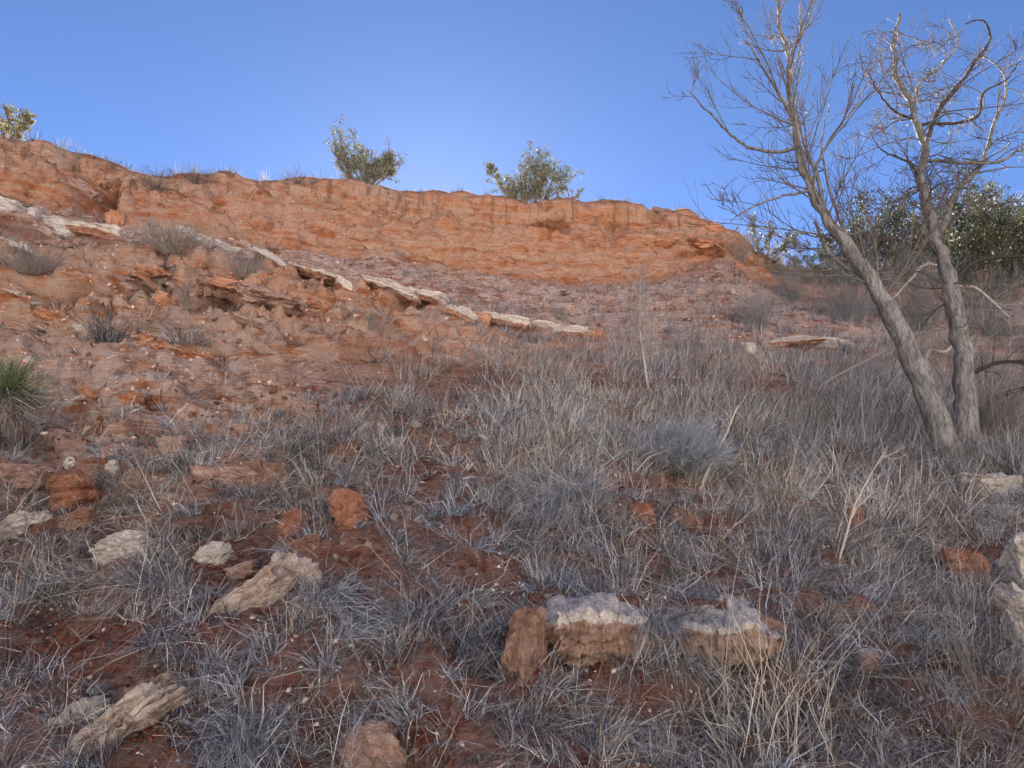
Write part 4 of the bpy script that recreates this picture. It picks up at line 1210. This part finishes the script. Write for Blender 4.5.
# ------------------------------------------------------------------ the two bare trees
def bare_tree(name, label, trunk, widths, limbs, seed, y0, y1, hooky=0.0, nb=46, col=(0.36, 0.335, 0.31)):
    r = np.random.default_rng(seed)
    def path3(px, ya, yb):
        m = len(px)
        return np.array([at_y(x, y, ya + (yb - ya) * k / (m - 1)) for k, (x, y) in enumerate(px)])
    base, _n = hit(*trunk[0])
    y0 = base.y if y0 is None else y0
    y1 = y0 + y1
    T3 = path3(trunk, y0, y1)
    T3[0, 2] -= 0.15
    rad = np.array([wd * 0.88 * mpp(q) / 2 for wd, q in zip(widths, T3)])
    tt = spline(np.concatenate([T3, rad[:, None]], 1), 48)
    tt[:, :3] += 0.012 * r.normal(size=(48, 3))
    trad = np.maximum(tt[:, 3], 0.003)
    root = empty(name)
    kids = [tube_obj('trunk', [(tt[:, :3], trad, col)], 14, M_BARK, wob=0.016)]
    axes = [(tt[:, :3], trad, 0.22)]
    for k, (lp, w0, w1, dy) in enumerate(limbs):
        st = at_y(*lp[0], y0)
        i = np.argmin(np.linalg.norm(project(tt[:, :3])[0][:, None] - lp[0][0], axis=1) + np.abs(project(tt[:, :3])[1] - lp[0][1]))
        ys = tt[i, 1]
        L3 = path3(lp, ys, ys + dy)
        L3[0] = tt[i, :3]
        m = len(lp)
        rd = np.linspace(w0 * 0.72, w1 * 0.6, m) * mpp(L3[0]) / 2
        ll = spline(np.concatenate([L3, rd[:, None]], 1), 26)
        ll[1:, :3] += 0.004 * r.normal(size=(25, 3))
        lr = np.maximum(ll[:, 3], 0.003)
        kids.append(tube_obj('limb', [(ll[:, :3], lr, col)], 8, M_BARK if k % 2 == 0 else M_BARKD if hooky else M_BARK, wob=0.008))
        axes.append((ll[:, :3], lr, 0.0))
    br, tw = [], []
    dark = np.array([0.115, 0.098, 0.09])
    for ax, (pts, rd, t0) in enumerate(axes):
        m = len(pts)
        length = np.linalg.norm(np.diff(pts, axis=0), axis=1).sum()
        cnt = int(nb * (1.0 if ax == 0 else 0.30) * max(0.5, min(1.4, length / 3)))
        for q in range(cnt):
            f = r.uniform(max(t0, 0.12 if ax else 0.3), 1.0)
            i = min(int(f * (m - 1)), m - 2)
            tan = unit(pts[i + 1] - pts[i])
            side = r.normal(size=3)
            side = unit(side - tan * (side @ tan))
            ang = r.uniform(0.55, 1.25)
            d = tan * math.cos(ang) + side * math.sin(ang)
            L = r.uniform(0.5, 1.35) * (1.35 - 0.8 * f) * (1.0 if ax == 0 else 0.75)
            hk = r.normal(size=3) * hooky if hooky else None
            c = (np.array(col) * 0.8 if r.random() < 0.5 else dark * 1.4) * r.normal(1, 0.1)
            a, b = grow(pts[i], d, L, min(rd[i] * 0.5, 0.0085), r, 0.06 + 0.08 * hooky, 0.12, 9, hook=hk)
            br.append((a, b, c))
            for z in range(int(4 + 6 * L)):
                j = r.integers(2, 9)
                dd = unit(a[min(j + 1, 9)] - a[j - 1]) + 0.75 * unit(r.normal(size=3)) + np.array([0, 0, 0.15])
                hk2 = r.normal(size=3) * hooky if hooky else None
                a2, b2 = grow(a[j], dd, L * r.uniform(0.22, 0.5), 0.0036, r, 0.09 + 0.08 * hooky, 0.2, 6, hook=hk2)
                tw.append((a2, np.maximum(b2, 0.0017), c))
                for zz in range(2):
                    j2 = r.integers(1, 6)
                    a3, b3 = grow(a2[j2], unit(a2[j2 + 1] - a2[j2]) + 0.7 * unit(r.normal(size=3)), L * r.uniform(0.10, 0.24), 0.0024, r, 0.10, 0.25, 3)
                    tw.append((a3, np.maximum(b3, 0.0015), c))
    kb = tube_obj('branches', br, 5, M_TWIG)
    kt = tube_obj('twigs', tw, 3, M_TWIG)
    kb['kind'] = 'stuff'
    kt['kind'] = 'stuff'
    rebase(root, kids + [kb, kt], Vector(T3[0]) + Vector((0, 0, 0.15)))
    return tag(root, label, 'tree', 'bare trees on the right')

bare_tree('bare_tree', 'bare grey tree leaning left, the nearer and larger of the two',
          [(955, 458), (925, 392), (893, 315), (850, 250), (818, 205), (801, 160), (793, 118), (790, 70), (781, 20), (776, -30)],
          [33, 25, 20, 14.5, 11, 8.5, 7, 5.5, 4.5, 3],
          [([(799, 155), (772, 152), (745, 145), (722, 126), (704, 108), (688, 90)], 6, 2, 0.5),
           ([(820, 207), (818, 178), (806, 150), (800, 128), (796, 95), (806, 60)], 6, 2, 0.4),
           ([(814, 190), (818, 164), (838, 128), (862, 102), (880, 86)], 5, 2, -0.5),
           ([(858, 262), (846, 236), (836, 210), (826, 175), (822, 140), (830, 105)], 6, 2, 0.6),
           ([(868, 280), (846, 267), (824, 244), (815, 222)], 9, 4, 0.2),
           ([(794, 122), (780, 95), (764, 70), (746, 35), (742, 5)], 5, 1.8, -0.4),
           ([(791, 80), (800, 45), (800, 5), (806, -30)], 4, 1.8, 0.3),
           ([(812, 190), (784, 196), (756, 205), (730, 222)], 4.5, 1.8, -0.5)],
          41, None, 0.5, nb=31, col=(0.19, 0.185, 0.185))
bare_tree('bare_tree', 'bare tree with dark hooked upper branches at the right edge',
          [(968, 446), (965, 382), (958, 322), (945, 270), (931, 222), (922, 182), (924, 142), (914, 114), (900, 84), (893, 50), (900, 15)],
          [28, 22, 18, 14.5, 11.5, 9.5, 8, 6.5, 5.5, 4, 3],
          [([(938, 242), (948, 214), (954, 196), (982, 163), (994, 123), (1006, 97), (1003, 73), (990, 60)], 9, 2.5, 0.5),
           ([(923, 140), (940, 108), (960, 84), (976, 60), (990, 38), (986, 22), (966, 22)], 7, 2, -0.3),
           ([(912, 110), (920, 84), (940, 66), (958, 44), (950, 18)], 5, 2, 0.4),
           ([(916, 118), (896, 112), (880, 95), (868, 70)], 4, 1.8, -0.4),
           ([(984, 160), (1004, 160), (1022, 150), (1040, 156)], 5, 2, 0.2),
           ([(994, 123), (980, 112), (984, 92), (1000, 84), (1020, 60)], 4.5, 2, -0.2),
           ([(922, 186), (905, 196), (908, 216), (922, 224)], 4, 2, -0.2),
           ([(922, 178), (905, 160), (885, 152), (868, 130)], 4, 1.6, 0.3)],
          42, None, 0.4, hooky=0.9, nb=36, col=(0.15, 0.14, 0.135))

# fallen and hanging dead branches round the trees
def dead_branch(path, w0, w1, dy, label, col, seed, y=None, side=14, sub=10, mat=None):
    r = np.random.default_rng(seed)
    b0, n = hit(*path[0])
    y = b0.y if y is None else y
    pts = np.array([at_y(px, py, y + dy * k / (len(path) - 1)) for k, (px, py) in enumerate(path)])
    rd = np.linspace(w0, w1, len(path)) * mpp(pts[0]) / 2
    ll = spline(np.concatenate([pts, rd[:, None]], 1), 22)
    root = empty('dead_branch')
    k = [tube_obj('stem', [(ll[:, :3], ll[:, 3], col)], 6, M_TWIG, wob=0.006)]
    tw = []
    for q in range(sub):
        i = r.integers(5, 20)
        a, b = grow(ll[i, :3], unit(ll[i + 1, :3] - ll[i, :3]) + unit(r.normal(size=3)) * 0.8, r.uniform(0.2, 0.5), 0.005, r, 0.2, 0.1, 6)
        tw.append((a, b, col))
        for z in range(2):
            a2, b2 = grow(a[3], unit(a[4] - a[3]) + unit(r.normal(size=3)) * 0.8, 0.15, 0.003, r, 0.2, 0.1, 4)
            tw.append((a2, b2, col))
    t = tube_obj('twigs', tw, 3, M_TWIG)
    k.append(t)
    rebase(root, k, pts[0])
    return tag(root, label, 'branch')
BK, GR = (0.05, 0.042, 0.04), (0.42, 0.39, 0.37)
dead_branch([(958, 446), (968, 426), (985, 408), (1005, 394), (1040, 386)], 9, 4, -0.3, 'thick blackish branch arching right from the foot of the right tree', BK, 1, y=6.7)
dead_branch([(955, 382), (975, 372), (1000, 362), (1030, 362)], 5, 3, 0.2, 'thin dark branch crossing behind the right trunk low down', BK, 2, y=7.0)
dead_branch([(945, 290), (975, 262), (1000, 257), (1036, 256)], 6, 3, 0.6, 'dark horizontal dead branch right of the right trunk', BK, 3, y=7.6)
dead_branch([(955, 286), (975, 288), (990, 300), (1010, 318)], 4, 2, -0.4, 'pale bent dead branch dropping right of the right trunk', GR, 4, y=6.9)
dead_branch([(950, 272), (928, 264), (910, 280), (894, 298)], 4, 2, -0.4, 'pale arching dead branch between the two trunks', GR, 5, y=6.9, sub=16)
dead_branch([(958, 330), (945, 352), (930, 350), (928, 385)], 4, 2, -0.3, 'tangle of pale hanging twigs between the trunks near the ground', GR, 6, y=6.6, sub=26)
dead_branch([(812, 392), (840, 374), (868, 360), (890, 348)], 4, 2.5, 0.1, 'grey dead branch lying on the slope left of the leaning trunk', (0.25, 0.23, 0.22), 7, sub=6)
dead_branch([(560, 505), (578, 484), (584, 500), (600, 540)], 3, 1.5, -0.1, 'thin pale bent stem above the white topped ledge', GR, 8, sub=6)
dead_branch([(420, 482), (450, 488), (490, 497), (505, 520)], 2.5, 1.5, 0.0, 'long thin pale stem lying across the middle grass', GR, 9, sub=3)
dead_branch([(700, 490), (712, 462), (730, 425), (738, 405)], 3, 1.5, 0.1, 'thin pale twig rising out of the blue grey bush', GR, 10, sub=8)
dead_branch([(840, 560), (850, 520), (862, 490), (884, 452)], 2.5, 1.5, 0.1, 'tall forked pale stem in the right hand grass', GR, 11, sub=8)
